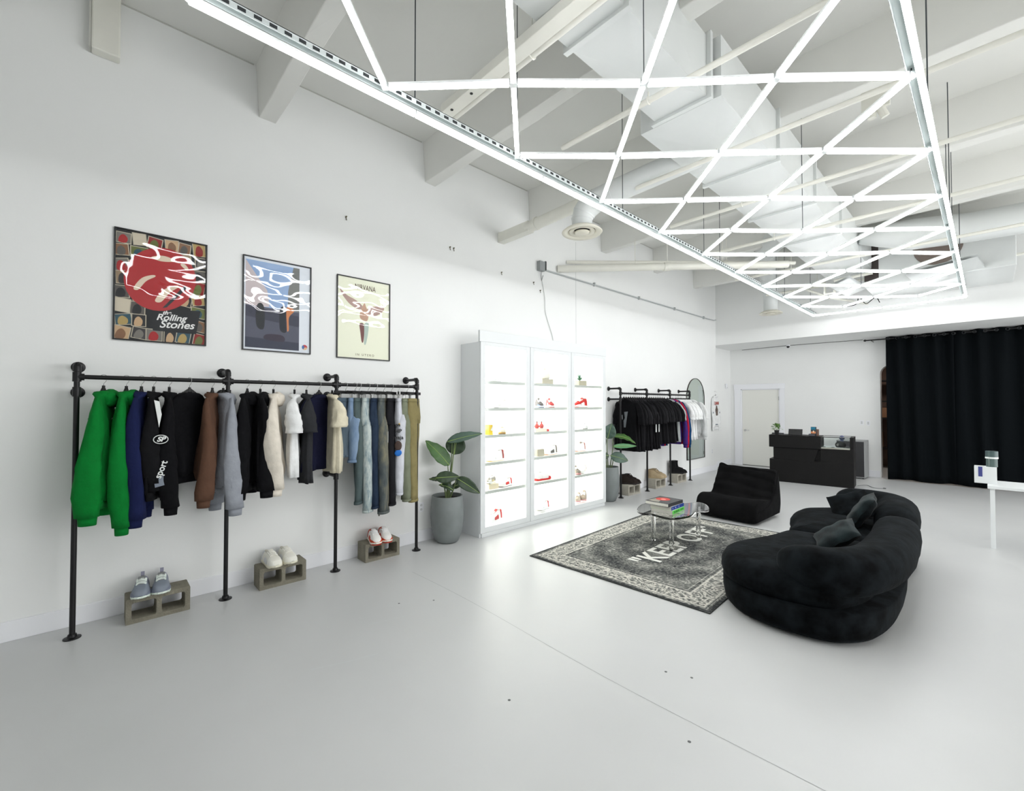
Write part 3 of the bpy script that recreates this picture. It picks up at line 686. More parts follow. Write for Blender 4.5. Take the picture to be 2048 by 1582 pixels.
g = G(); g.add([(-.012, .09, 0), (.02, .08, 0), (.035, -.02, 0), (.02, -.12, 0)], [(0, 1, 2, 3)]); o = g.build('sleeve_stripe', WHP, j); o.matrix_local = onside(j, .0, -.26, .226)
# pale print and pocket lettering on green hoodies
for gi, yy in ((0, -.10), (1, -.115)):
    j = GO[gi]
    text('chest_lettering', 'OC', .07, mat('print_pale_green', (150, 175, 150), .7), j, TR(.05, -.060, -.33) @ RX(PI / 2), bold=.001)
    text('chest_lettering', 'RC', .07, mat('print_pale_green', (150, 175, 150), .7), j, TR(.05, -.064, -.48) @ RX(PI / 2), bold=.001)
j = GO[8]; G().ell((.12, -.085, -.34), (.012, .004, .01), 10, 6).build('chest_logo', WHP, j)
j = GO[11]; G().box(.06, .11, -.066, -.062, -.36, -.33).build('chest_print', mat('print_soft_grey', (170, 172, 172), .7), j)
j = GO[12]; G().ell((.1, -.06, -.36), (.02, .006, .02), 10, 6).build('chest_print', mat('print_rust', (120, 62, 44), .7), j)

# ---- trousers
def pants_meshes(m, seed, L, W=.125, T=.04, leg=.09, lt=.05, mband=None, spread=.0, cuff=None, short=False):
    res = []; r = random.Random(seed); ph = r.random() * 5; top = -.138
    R = [ring(0, 0, top, W * .95, T * .55), ring(0, 0, top - .01, W, T * .8), ring(0, 0, top - .10, W * 1.04, T, fold=.05, ph=ph), ring(0, 0, top - .22, W * 1.1, T * 1.25, fold=.08, ph=ph), ring(0, 0, top - .29, W * 1.08, T * 1.1, fold=.08, ph=ph)]
    res.append(('seat', g2me(G().loft(R), m)))
    g = G(); g.loft([ring(0, 0, top + .003, W * .97, T * .72), ring(0, 0, top - .02, W * 1.01, T * .9), ring(0, 0, top - .04, W * 1.015, T * .95)]); res.append(('waistband', g2me(g, mband or m)))
    for s in (-1, 1):
        R = []; n = 12; z0 = top - .18
        for i in range(n + 1):
            t = i / n; z = z0 - (L - .18) * t
            a = leg * .86 * (1 - .12 * t); b = lt * (1 - .1 * t)
            if i == 0: a *= .6; b *= .6
            if cuff and i >= n - 1: a *= .8; b *= .8
            R.append(ring(s * (W * .38 + spread * t) + .006 * math.sin(6 * t + ph), s * .02 + .01 * math.sin(4 * t + ph + s), z, a, b * (1 + .05 * math.sin(21 * t + ph)), 20, fold=.07 + .04 * math.sin(9 * t), k=3, ph=ph + 3 * t))
        res.append(('leg', g2me(G().loft(R), m)))
        c = R[-1]; cx = sum(p[0] for p in c) / len(c); cy = sum(p[1] for p in c) / len(c); cz = c[0][2]
        g = G(); g.loft([ring(cx, cy, cz + .02, leg * (.86 if not cuff else .66), lt * (.95 if not cuff else .8), 20), ring(cx, cy, cz - .006, leg * (.87 if not cuff else .6), lt * (.96 if not cuff else .75), 20)])
        res.append(('hem', g2me(g, mband or m)))
    return res
def denim(name, c1, c2, c3=None, scale=6, crackle=False):
    m = bpy.data.materials.new(name); m.use_nodes = True; nt = m.node_tree; b = nt.nodes['Principled BSDF']; b.inputs['Roughness'].default_value = .85; b.inputs['Specular IOR Level'].default_value = .2
    tc = nt.nodes.new('ShaderNodeTexCoord'); mp = nt.nodes.new('ShaderNodeMapping'); mp.inputs['Scale'].default_value = (1, 1, .35)
    nt.links.new(tc.outputs['Object'], mp.inputs['Vector'])
    n = nt.nodes.new('ShaderNodeTexNoise'); n.inputs['Scale'].default_value = scale; n.inputs['Detail'].default_value = 8; n.inputs['Roughness'].default_value = .65
    nt.links.new(mp.outputs[0], n.inputs['Vector'])
    r = nt.nodes.new('ShaderNodeValToRGB'); e = r.color_ramp.elements; e[0].position = .38; e[1].position = .62; e[0].color = (*lin(c1), 1); e[1].color = (*lin(c2), 1)
    if c3: x = e.new(.5); x.color = (*lin(c3), 1)
    nt.links.new(n.outputs['Fac'], r.inputs['Fac']); nt.links.new(r.outputs['Color'], b.inputs['Base Color'])
    if crackle:
        n.inputs['Scale'].default_value = 26; n.inputs['Detail'].default_value = 10
    return m
D1 = denim('denim_grey_blue', (62, 78, 92), (88, 102, 112)); D2 = denim('denim_light_blue', (92, 116, 146), (132, 152, 176)); D3 = denim('denim_acid', (128, 146, 152), (186, 194, 190), crackle=True)
D3b = denim('denim_slate', (66, 80, 82), (84, 96, 96)); D4 = denim('denim_indigo', (22, 34, 54), (44, 58, 76)); D5 = denim('denim_dirty', (58, 66, 72), (128, 124, 104), (84, 90, 90), scale=5)
PB = cloth((30, 30, 34)); WG = cloth((206, 208, 216)); SG = cloth((122, 128, 108)); KH = cloth((136, 126, 86)); DOL = cloth((58, 56, 40))
PG = 'trousers clipped on the near rack'; PH = 'clip hangers on the near rack'
pl = [
 ('denim_shorts', 'faded grey-blue denim shorts clipped right of the third post', 1.885, -62, D1, 21, .60, dict(leg=.10, lt=.055)),
 ('denim_shorts', 'light blue baggy denim shorts beside the third post', 1.985, -50, D2, 22, .66, dict(leg=.105, lt=.06)),
 ('jeans', 'slate grey jeans hanging behind the light blue shorts', 2.03, -45, D3b, 23, 1.10, dict(leg=.09, lt=.04)),
 ('jeans', 'pale acid-washed jeans with a crackled side stripe', 2.13, -50, D3, 24, 1.20, dict(leg=.09, lt=.05)),
 ('jeans', 'dark indigo jeans between the acid-washed and dirty-washed pairs', 2.215, -45, D4, 25, 1.17, dict(leg=.085, lt=.04)),
 ('jeans', 'dirty-washed wide jeans with a ring at the hem', 2.31, -50, D5, 26, 1.24, dict(leg=.10, lt=.058)),
 ('track_pants', 'black track pants with a white side tag', 2.405, -45, PB, 27, 1.17, dict(leg=.08, lt=.04)),
 ('sweatpants', 'pale grey sweatpants printed in black, brown and blue', 2.49, -28, WG, 28, 1.07, dict(leg=.095, lt=.058, cuff=True)),
 ('sweatpants', 'sage green sweatpants left of the last rack post', 2.60, -52, SG, 29, 1.15, dict(leg=.09, lt=.052)),
 ('sweatpants', 'khaki sweatpants hanging last at the end post', 2.685, -58, KH, 30, 1.17, dict(leg=.09, lt=.048)),
]
PO = []
for n_, lab, y, yaw, m, seed, L, k in pl:
    r = empty(n_, (XP, y, 1.90), math.radians(yaw), lab, 'shorts' if 'shorts' in n_ else 'trousers', PG); place(pants_meshes(m, seed, L, **k), r); PO.append(r)
    hanger(y, math.radians(yaw), 'black clip hanger of the ' + ' '.join(lab.split()[:4 if 'denim' in n_ or 'track' in n_ else 3]).replace(' hanging', '').replace(' between', '') + ' on the near rack', PH, clip=True)
j = PO[5]; g = G(); g.tube([(.1 + .017 * math.cos(a), 0, -1.385 + .02 * math.sin(a)) for a in [2 * PI * k / 16 for k in range(17)]], .005, 6, cap=False); g.build('hem_ring', mat('ring_metal', (110, 108, 100), .4, metal=.6), j, smooth=True)
j = PO[6]; G().box(.118, .128, -.02, .004, -.62, -.50).build('side_tag', WHP, j)
j = PO[7]
def patch(j, x, y, z, a, b, m, name, rot=0):
    g = G(); g.ell((0, 0, 0), (.012, a * .8, b), 16, 8); o = g.build(name, m, j, smooth=True); o.location = (x, y, z); o.rotation_euler = (rot, 0, 0)
patch(j, .128, .0, -.66, .05, .055, mat('print_brown', (66, 50, 44), .7), 'brown_print'); patch(j, .128, .0, -.74, .05, .035, mat('print_blue', (24, 108, 196), .7), 'blue_print', .3)
patch(j, .13, .01, -.42, .012, .01, mat('print_yellow', (220, 180, 60), .7), 'yellow_dot')
BP = mat('print_black', (20, 20, 22), .7)
for zz, s_, b_ in ((-.43, .05, 'ya'), (-.50, .06, 'HP'), (-.57, .06, 'maja')): text('leg_lettering', b_, s_, BP, j, TR(.142, .0, zz) @ RZ(PI / 2) @ RX(PI / 2), bold=.001)

ORD = 'first second third fourth fifth sixth seventh eighth ninth tenth eleventh twelfth thirteenth fourteenth fifteenth sixteenth seventeenth eighteenth nineteenth twentieth twenty-first twenty-second'.split()
# ---- far rack: tees packed tight
def fit(kind, m, seed, **k): return garment_meshes(kind, m, seed, **k)
TB = [fit('tee', m, 40 + i, L=(.93, .95, .94, .96)[i], SL=.46, W=.25, T=.035, out=.15, sh=.195, wide=.5) for i, m in enumerate((BK, BK2, BK, cloth((28, 28, 31))))]
TB2 = [fit('tee', m, 50 + i, L=(.84, .86, .85, .87)[i], SL=.44, W=.24, T=.035, out=.14, sh=.19, wide=.5) for i, m in enumerate((BK, BK2, BK, cloth((28, 28, 31))))]
TW = [fit('tee', m, 60 + i, L=.84 + .02 * i, SL=.42, W=.235, T=.035, out=.13, sh=.185, wide=.55) for i, m in enumerate((WH, cloth((228, 229, 228))))]
def far(me, n_, y, yaw, lab, grp, cat='shirt', x=-4.515):
    r = empty(n_, (x, y, 1.895), math.radians(yaw), lab, cat, grp); place(me, r); return r
FT = []
rr = random.Random(5)
yy = 7.06; i = 0
FG = 'black tees on the far rack'; FH = 'hangers on the far rack'
while yy < 8.62:
    lab = 'first black tee on the far rack, with a pale figure print' if i == 0 else ('last black tee next to the grey one on the far rack' if yy > 8.53 else 'plain black tee on the far rack, %s from the planter end' % ORD[i])
    FT.append(far((TB if yy < 7.85 else TB2)[i % 4], 't_shirt', yy, rr.uniform(-9, 5) if i else -4, lab, FG)); hanger(yy, 0, 'black hanger of the %s black tee from the planter end' % ORD[i], FH, zr=1.895)
    yy += .075; i += 1
LT = dict(W=.235, T=.035, out=.13, sh=.185, wide=.5)
specs = [('t_shirt', 'grey', (168, 172, 172), 'tee', 'pale grey tee between black and purple tops on the far rack'), ('sweatshirt', 'purple', (60, 36, 110), 'long', 'purple long-sleeved top on the far rack'),
         ('sweatshirt', 'red', (176, 24, 52), 'long', 'red long-sleeved top with blue stripe on the far rack'), ('sweatshirt', 'blue', (24, 62, 104), 'long', 'blue long-sleeved top right of the red one on the far rack')]
for k_, (n_, c, rgb, kind, lab) in enumerate(specs):
    y = 8.68 + .08 * k_
    far(fit(kind, cloth(rgb), 70 + k_, L=.86, SL=.42 if kind == 'tee' else .92, **LT), n_, y, -3, lab, 'coloured tops on the far rack'); hanger(y, 0, 'black hanger of the %s top on the far rack' % c, FH, zr=1.895)
for k_ in range(7):
    y = 9.02 + .075 * k_
    far(TW[k_ % 2], 't_shirt', y, rr.uniform(-8, 6), 'white tee on the far rack, %s of the white ones' % ORD[k_] if k_ else 'first white tee, next to the blue long-sleeved top', 'white tees on the far rack'); hanger(y, 0, 'black hanger of the %s white tee on the far rack' % ORD[k_], FH, zr=1.895)
far(fit('long', cloth((198, 200, 200)), 90, L=.74, SL=.80, W=.25, T=.035, out=.13, sh=.2, wide=.55), 'sweatshirt', 9.565, 4, 'light grey long-sleeved top near the mirror end of far rack', 'coloured tops on the far rack', x=-4.50)
hanger(9.565, 0, 'black hanger of the light grey top on the far rack', FH, zr=1.895)
far(TW[1], 't_shirt', 9.635, 5, 'last white tee on the far rack, in front of the mirror', 'white tees on the far rack', x=-4.49); hanger(9.635, 0, 'last black hanger on the far rack by the mirror', FH, zr=1.895)
# print on the first black tee (faces the camera side, -y)
j = FT[0]
g = G(); g.add([(.03, 0, .11), (.11, 0, .12), (.085, 0, -.02), (.06, 0, -.17), (.02, 0, -.17), (.015, 0, -.05), (.045, 0, 0)], [tuple(range(7))]); g.add([(-.03, 0, .05), (-.005, 0, .06), (0, 0, -.02), (-.02, 0, -.03)], [(0, 1, 2, 3)])
o = g.build('figure_print', mat('print_ash', (116, 120, 124), .7), j); o.location = (-.03, -.056, -.45)
for xx, zz, y_ in ((.2, -.62, 7.66), (.19, -.66, 7.74)):
    jj = min(FT, key=lambda q: abs(q.location.y - y_)); G().box(.27, .275, -.02, .012, -.72, -.56).build('hem_print', WHP, jj)

# ================================================================== CINDER BLOCKS AND SHOES
CB = mat('cinder_block', (138, 134, 120), .95, spec=.1, var=.22, vscale=9, bump=.5, bscale=60)
CB2 = mat('pale_cinder_block', (176, 172, 160), .95, spec=.1, var=.12, vscale=9, bump=.4, bscale=60)
def block(y, x, m, label, rz=0.0, s=(.40, .19, .19)):
    L, D, H = s; t = .03
    r = empty('cinder_block', (x, y, 0), rz, label, 'cinder block', 'cinder blocks under the racks')
    def hole(c, hw): return [(-p[0] + 0, p[1]) for p in rounded((c, H / 2), hw, H / 2 - t, .018, 3)]
    hw = (L / 2 - t - .014) / 2
    o = curve_mesh('block_body', [rounded((0, H / 2), L / 2, H / 2, .006, 2), hole(-(L / 4 - .008), hw), hole(L / 4 - .008, hw)], D, m, r, bevel=.003)
    o.rotation_euler = (PI / 2, 0, PI / 2); return r
near_b = [(.378, -4.63, 'cinder block with grey sneakers, leftmost by the near rack'), (1.297, -4.635, 'cinder block with off-white sneakers, middle of the near rack'), (2.312, -4.655, 'cinder block with red and white sneakers under the trousers')]
for y, x, lab in near_b: block(y, x, CB, lab)
far_b = [(7.40, -4.655, 'pale cinder block with dark brown boots beside the far planter'), (8.38, -4.655, 'pale cinder block with tan boots under the far rack'), (9.30, -4.655, 'pale cinder block with black boots, nearest the mirror')]
for y, x, lab in far_b: block(y, x, CB2, lab)

def interp(tab, t):
    for (a, va), (b, vb) in zip(tab[:-1], tab[1:]):
        if t <= b:
            u = (t - a) / (b - a); u = u * u * (3 - 2 * u); return va + (vb - va) * u
    return tab[-1][1]
WT = [(0, .026), (.06, .038), (.2, .043), (.4, .043), (.6, .051), (.75, .055), (.88, .050), (.96, .034), (1, .014)]
def shoe_parts(L, ank, cols, chunky=1.0, seed=0, laces=True, shaft=0.0, tab=False):
    K = L / .29; sole_h = .03 * chunky
    HT = [(0, ank * .92), (.08, ank), (.22, ank * .93), (.33, ank * .86), (.42, ank * .78 if ank > .1 else .082), (.55, .080), (.7, .067), (.82, .056), (.93, .042), (1, .012)]
    def X(t): return (-.5 + t) * L
    def sect(t, sc_=1.0, z0=None, top=1.0, n=14, lo=0.0):
        w = interp(WT, t) * K * sc_; h = interp(HT, t) * top * K; z0 = sole_h * .9 if z0 is None else z0
        out = []
        for j in range(n + 1):
            a = PI * j / n; c = math.cos(a); s = math.sin(a)
            nar = 1 - .35 * min(1, max(0, (h - .06) / .08)) * s
            out.append((X(t), w * math.copysign(abs(c) ** .55, c) * nar, z0 + h * (sc_ if sc_ > 1 else 1) * abs(s) ** .8))
        return out
    ts = [0, .02, .06, .12, .2, .28, .34, .4, .46, .54, .62, .7, .78, .86, .92, .96, .985, 1]
    P = []
    P.append(('upper', G().loft([sect(t) for t in ts]), cols['upper']))
    def outline(sc_, n=12):
        up = [(X(t), interp(WT, t) * K * sc_) for t in [0, .01, .04, .1, .2, .35, .5, .62, .75, .85, .92, .97, .995, 1]]
        return [(x, -y) for x, y in up] + [(x, y) for x, y in up[::-1]]
    g = G(); rs = []
    for sc_, z in ((.98, 0), (1.1, .006), (1.12, sole_h * .6), (1.05, sole_h)):
        rs.append([(x * (1 + (sc_ - 1) * .35), y * sc_, z + (.010 if x > L * .36 and z < sole_h * .4 else 0) * 1.0) for x, y in outline(1.0)])
    g.loft(rs); P.append(('sole', g, cols['sole']))
    if 'out' in cols:
        g = G(); g.loft([[(x * 1.02, y * 1.08, z) for x, y in outline(1.0)] for z in (0.0, .009)]); P.append(('outsole', g, cols['out']))
    tt = [.73, .75, .78, .84, .89, .93, .96, .985, 1.0]
    P.append(('toe_cap', G().loft([sect(t, 1.05, top=.92) if 'mud' not in cols else sect(t, 1.13, top=.5) for t in tt]), cols.get('mud', cols.get('toe', cols['upper']))))
    P.append(('heel_counter', G().loft([sect(t, 1.07, top=.93) for t in (0, .02, .06, .12, .17)]), cols.get('heel', cols['upper'])))
    P.append(('side_panel', G().loft([sect(t, 1.10, top=.62) for t in (.34, .42, .48, .54, .66)]), cols.get('side', cols['upper'])))
    # tongue
    h0 = interp(HT, .38) * K + sole_h
    g = G(); R = []
    for q in range(6):
        u = q / 5; x = X(.70 - .34 * u); z = sole_h * .9 + (interp(HT, .70 - .34 * u)) * K + .002 + .022 * u ** 3; ww = (.018 + .006 * u) * K
        R.append([(x, -ww, z - .004), (x, ww, z - .004), (x - .003, ww * .9, z + .006), (x - .003, -ww * .9, z + .006)])
    g.loft(R); P.append(('tongue', g, cols.get('tongue', cols['upper'])))
    if laces:
        g = G()
        for q in range(6):
            t = .70 - .055 * q; z = sole_h * .9 + interp(HT, t) * K * .985 + .009; ww = .031 * K
            g.tube([(X(t), -ww, z - .01), (X(t) - .004, -ww * .5, z + .001), (X(t), 0, z + .003), (X(t) + .004, ww * .5, z + .001), (X(t), ww, z - .01)], .0055, 6, flat=.7)
        P.append(('laces', g, cols.get('lace', WHP)))
    g = G(); g.ell((X(.2), 0, sole_h * .9 + ank * K * (.93)), (.052 * K, .021 * K, .012 * K), 16, 6); P.append(('lining', g, cols.get('lining', BLK)))
    if tab:
        g = G(); g.box(X(.0), X(.0) + .005, -.012, .012, ank * K + .012, ank * K + .055); P.append(('pull_tab', g, cols['heel']))
    if shaft:
        g = G(); R = []
        for q in range(7):
            u = q / 6; z = sole_h + ank * K * .55 + (shaft - ank * K * .55) * u
            R.append([(X(.2) - .006 * u + (.062 + .003 * math.sin(7 * u)) * K * math.cos(2 * PI * j / 18), (.038 + .004 * u) * K * math.sin(2 * PI * j / 18), z) for j in range(18)])
        g.loft(R); P.append(('shaft', g, cols['upper'])); g = G(); g.ell((X(.18), 0, sole_h + shaft), (.052 * K, .034 * K, .006), 16, 6); P.append(('lining', g, BLK))
        P = [p for p in P if not (p[0] == 'lining' and p[1] is not g)]
    return P
def shoe(label, loc, rz, cols, L=.29, ank=.10, group=None, flip=False, **k):
    r = empty('sneaker' if not k.get('shaft') else 'boot', loc, rz, label, 'shoe', group)
    for n_, g, m in shoe_parts(L, ank, cols, **k): g.build(n_, m, r, smooth=True, auto=50)
    if flip: r.scale = (1, -1, 1)
    return r
def L_(rgb, r=.6): return mat('leather_%d_%d_%d' % rgb, rgb, r, spec=.35)
GS = dict(upper=L_((128, 136, 148)), sole=L_((222, 232, 222)), toe=L_((118, 124, 140)), mud=L_((116, 122, 138)), side=L_((146, 152, 164)), heel=L_((150, 150, 168)), tongue=L_((132, 134, 134)), lace=L_((236, 244, 238)), lining=L_((110, 112, 110)))
OW = dict(upper=L_((232, 230, 220)), sole=L_((226, 222, 202)), toe=L_((238, 237, 228)), heel=L_((205, 206, 208)), side=L_((214, 215, 216)), tongue=L_((228, 226, 216)), lace=L_((236, 234, 226)), lining=L_((200, 196, 184)))
RW = dict(upper=L_((234, 232, 228)), sole=L_((238, 232, 220)), out=L_((176, 44, 24)), mud=L_((188, 62, 26)), side=L_((190, 62, 36)), heel=L_((186, 56, 30)), tongue=L_((230, 228, 226)), lace=L_((240, 240, 240)), lining=L_((168, 48, 24)))
SG_ = 'sneakers on the near cinder blocks'
BT = .19
def pair(y, x, cols, labL, labR, rz, dy=.052, grp=SG_, z=BT, dx=0.0, **k):
    a = shoe(labL, (x, y - dy, z), rz, cols, group=grp, **k); b = shoe(labR, (x + dx, y + dy, z), rz, cols, group=grp, flip=True, **k); return a, b
pair(.335, -4.62, GS, 'left grey suede sneaker with white laces', 'right grey suede sneaker with white laces', math.radians(-6), ank=.075, tab=True, dy=.062, chunky=.9, L=.30)
pair(1.28, -4.62, OW, 'left off-white sneaker on the middle cinder block', 'right off-white sneaker on the middle cinder block', math.radians(4), ank=.078, dy=.068, dx=-.01, L=.31)
pair(2.30, -4.62, RW, 'left red and white sneaker under the trousers', 'right red and white sneaker under the trousers', math.radians(-12), ank=.08, dy=.062, L=.30)
DB = dict(upper=cloth((44, 36, 32)), sole=L_((34, 28, 26)), heel=cloth((40, 32, 28)), tongue=cloth((30, 26, 24)), lace=L_((28, 24, 22)))
TN = dict(upper=cloth((176, 158, 128)), sole=L_((170, 152, 120)), heel=cloth((160, 142, 112)), tongue=cloth((160, 142, 112)), lace=L_((170, 152, 122)), lining=L_((140, 124, 96)))
BB = dict(upper=cloth((20, 20, 22)), sole=L_((16, 16, 17)), heel=cloth((18, 18, 19)), tongue=cloth((16, 16, 18)), lace=L_((12, 12, 14)))
SF = 'boots on the far cinder blocks'
for y, c, nm, kk in ((7.40, DB, 'dark brown', dict(ank=.15, shaft=0)), (8.38, TN, 'tan', dict(ank=.15, shaft=0)), (9.28, BB, 'black', dict(ank=.12, shaft=.24))):
    kk = {k: v for k, v in kk.items() if v}
    lb = {'dark brown': ('beside the far planter', ''), 'tan': ('under the far rack', ''), 'black': ('nearest the mirror', '')}[nm][0]
    pair(y, -4.63, c, 'front %s high-top boot %s' % (nm, lb), 'rear %s high-top boot %s' % (nm, lb), math.radians(36), dy=.05, grp=SF, L=.31, chunky=1.1, **kk)
    # parked toes towards the room, on the pale block

# ================================================================== POSTERS
FRB = mat('poster_frame_black', (24, 24, 26), .35)
def poster(name, label, y0, y1, z0, z1, paper):
    r = empty(name, (XW, (y0 + y1) / 2, z0), 0, label, 'poster', 'framed posters above the near rack'); hw = (y1 - y0) / 2; H = z1 - z0; t = .011
    for n_, a in (('frame_side', (-hw, -hw + t, 0, H)), ('frame_side', (hw - t, hw, 0, H)), ('frame_rail', (-hw + t, hw - t, 0, t)), ('frame_rail', (-hw + t, hw - t, H - t, H))):
        G().box(.0, .02, a[0], a[1], a[2], a[3]).build(n_, FRB, r, bevel=.002)
    G().box(.002, .006, -hw + t, hw - t, t, H - t).build('paper', paper, r)
    # bowed clear acrylic sheet, warped as thin acrylic is
    n1, n2 = 70, 90; rnd = random.Random(len(label)); g = G(); vs_ = []
    off = rnd.random() * 40
    for i in range(n1 + 1):
        for j in range(n2 + 1):
            u = i / n1; v = j / n2; e = min(1, min(u, 1 - u) * 9) * min(1, min(v, 1 - v) * 9)
            yy_ = -hw + t + u * (2 * hw - 2 * t); zz_ = t + v * (H - 2 * t)
            d = (noise.noise(Vector((yy_ * 4.2 + off, zz_ * 8.0, 3))) * .0016 + noise.noise(Vector((yy_ * 8 + off, zz_ * 12, 9))) * .0004) * e
            vs_.append((.0125 + d, yy_, zz_))
    g.add(vs_, [(i * (n2 + 1) + j, (i + 1) * (n2 + 1) + j, (i + 1) * (n2 + 1) + j + 1, i * (n2 + 1) + j + 1) for i in range(n1) for j in range(n2)])
    g.build('acrylic_cover', ACRY_SHEET, r, smooth=True)
    return r, hw, H
def flat(rgb): return mat('print_%d_%d_%d' % rgb, rgb, .75, spec=.2)
def quad(r, name, pts, m, x=.0065):
    """flat printed shape; pts are (y, z)"""
    g = G(); g.add([(x, p[0], p[1]) for p in pts], [tuple(range(len(pts)))]); return g.build(name, m, r)
r, hw, H = poster('music_poster', 'leftmost framed poster, photo collage around a red shape', .078, .708, 2.222, 3.14, flat((28, 30, 34)))
rnd = random.Random(11); cols = [(150, 128, 104), (92, 88, 84), (168, 40, 44), (60, 58, 60), (196, 164, 128), (120, 116, 110), (52, 84, 96), (176, 152, 96), (40, 40, 44), (206, 196, 176), (132, 96, 70), (104, 112, 62), (140, 40, 40)]
cells = []
for i in range(6):
    for j_ in range(8):
        cy = -hw + .055 + i * .104; cz = .06 + j_ * .113
        if -.08 < cy < .22 and .10 < cz < .30: continue
        cells.append((cy + rnd.uniform(-.01, .01), cz + rnd.uniform(-.01, .01)))
rnd.shuffle(cells)
for k_, (cy, cz) in enumerate(cells):
    a = rnd.uniform(-.2, .2); w_, h_ = rnd.uniform(.045, .058), rnd.uniform(.045, .062); c = cols[k_ % len(cols)]
    def q(px, pz): return (min(max(cy + px * math.cos(a) - pz * math.sin(a), -hw + .012), hw - .012), min(max(cz + px * math.sin(a) + pz * math.cos(a), .012), H - .012))
    xx = .0062 + k_ * .00003
    quad(r, 'collage_photo', [q(-w_, -h_), q(w_, -h_), q(w_, h_), q(-w_, h_)], flat((188, 180, 160)), xx)
    quad(r, 'collage_picture', [q(-w_ + .006, -h_ + .006), q(w_ - .006, -h_ + .006), q(w_ - .006, h_ - .006), q(-w_ + .006, h_ - .006)], flat(c), xx + .00001)
    c2 = cols[(k_ * 5 + 3) % len(cols)]
    quad(r, 'collage_picture', smoothpoly([q(-w_ * .6, -h_ + .008), q(w_ * .3, -h_ + .008), q(w_ * .5, 0), q(0, h_ * .6), q(-w_ * .5, h_ * .2)], 3), flat(c2), xx + .00002)
RED = flat((176, 52, 56)); CREAM = flat((226, 208, 186)); DK = flat((48, 50, 56))
# generic rounded red shape with cream highlights and dark bands
quad(r, 'red_shape', [(-.01 + .235 * math.cos(a) - .06 * math.sin(a), .545 + .255 * math.sin(a) + .10 * math.cos(a)) for a in [2 * PI * k / 40 for k in range(40)]], RED, .0084)
quad(r, 'dark_band', [(.00, .30), (.03, .31), (.17, .50), (.15, .52)], DK, .0085)
for p in ([(-.19, .44), (-.16, .43), (-.11, .51), (-.05, .56), (-.07, .57), (-.14, .53)], [(-.05, .36), (-.01, .35), (.05, .44), (.11, .50), (.09, .51), (.01, .46)], [(-.08, .72), (0, .75), (.08, .73), (.06, .71), (-.02, .70)], [(.12, .70), (.15, .71), (.18, .67), (.16, .66)]):
    quad(r, 'cream_highlight', smoothpoly(p, 5), CREAM, .0086)
quad(r, 'dark_panel', [(-.06, .10), (.24, .10), (.27, .31), (-.10, .29)], flat((34, 36, 40)), .00835)
PW = mat('poster_white', (238, 238, 236), .7)
MP = RZ(PI / 2) @ RX(PI / 2)
for body, z_, s_, yy_ in (('the', .262, .045, .03), ('Rolling', .222, .075, .06), ('Stones', .165, .09, .10)):
    text('poster_lettering', body, s_, PW, r, TR(.0087, yy_, z_) @ MP @ RZ(.05), bold=.0016, shear=.35)
r, hw, H = poster('music_poster', 'middle framed poster with a blue sky and a grey yard', .99, 1.615, 2.215, 3.125, flat((226, 232, 240)))
y0_, y1_, zb_, zt_ = -hw + .025, hw - .115, .03, H - .035
quad(r, 'sky_print', [(y0_, zb_), (y1_, zb_), (y1_, zt_), (y0_, zt_)], flat((150, 176, 214)), .0066)
quad(r, 'building_print', [(y0_, .42), (-.08, .44), (-.1, .60), (-.2, .74), (y0_, .87)], flat((206, 194, 196)), .0068)
quad(r, 'building_print', [(.09, .43), (y1_, .42), (y1_, zt_), (.14, zt_), (.12, .78), (.09, .62)], flat((120, 122, 120)), .0068)
quad(r, 'ground_print', [(y0_, zb_), (y1_, zb_), (y1_, .42), (y0_, .44)], flat((84, 86, 102)), .0070)
quad(r, 'ground_print', [(y0_, .33), (y1_, .27), (y1_, .38), (y0_, .43)], flat((62, 64, 80)), .0071)
quad(r, 'ground_print', [(y0_, zb_), (y1_, zb_), (y1_, .11), (y0_, .13)], flat((56, 60, 78)), .0071)
quad(r, 'patch_print', smoothpoly([(-.12, .12), (.05, .11), (.04, .17), (-.1, .17)], 4), flat((58, 50, 66)), .0072)
quad(r, 'post_print', smoothpoly([(-.185, .23), (-.13, .22), (-.12, .34), (-.13, .44), (-.16, .47), (-.19, .44), (-.2, .34)], 4), flat((40, 42, 48)), .0073)
quad(r, 'post_print', smoothpoly([(.02, .22), (.075, .21), (.07, .34), (.08, .44), (.05, .47), (.015, .43), (.01, .33)], 4), flat((40, 42, 52)), .0073)
quad(r, 'orange_print', smoothpoly([(.085, .22), (.1, .24), (.1, .36), (.15, .43), (.12, .46), (.08, .46), (.075, .38), (.08, .3)], 4), flat((206, 130, 84)), .0074)
for k_, c in enumerate(((190, 60, 70), (70, 110, 170), (226, 190, 150))):
    g = G(); a0 = 2 * PI * k_ / 3; g.add([(.0075, hw - .06, .07)] + [(.0075, hw - .06 + .027 * math.cos(a0 + 2 * PI / 3 * q_ / 6), .07 + .027 * math.sin(a0 + 2 * PI / 3 * q_ / 6)) for q_ in range(7)], [tuple(range(8))]); g.build('round_emblem', flat(c), r)
r, hw, H = poster('music_poster', 'rightmost framed poster, cream paper with a winged pinkish shape', 1.883, 2.512, 2.204, 3.116, flat((240, 242, 220)))
PK = flat((178, 150, 142)); BRD = flat((120, 76, 76)); TL = flat((178, 196, 186)); INK = flat((90, 66, 58))
for p in ([(-.3 + .02, .76), (-.2, .70), (-.1, .66), (-.02, .60), (-.06, .56), (-.16, .60), (-.24, .68)], [(.03, .57), (.12, .62), (.24, .62), (.2, .55), (.1, .50), (.04, .51)]): quad(r, 'abstract_patch', smoothpoly(p, 4), PK, .0068)
quad(r, 'abstract_patch', smoothpoly([(-.045, .46), (.03, .44), (.05, .52), (.02, .6), (0, .64), (-.03, .58), (-.05, .52)], 4), flat((196, 158, 136)), .0069)
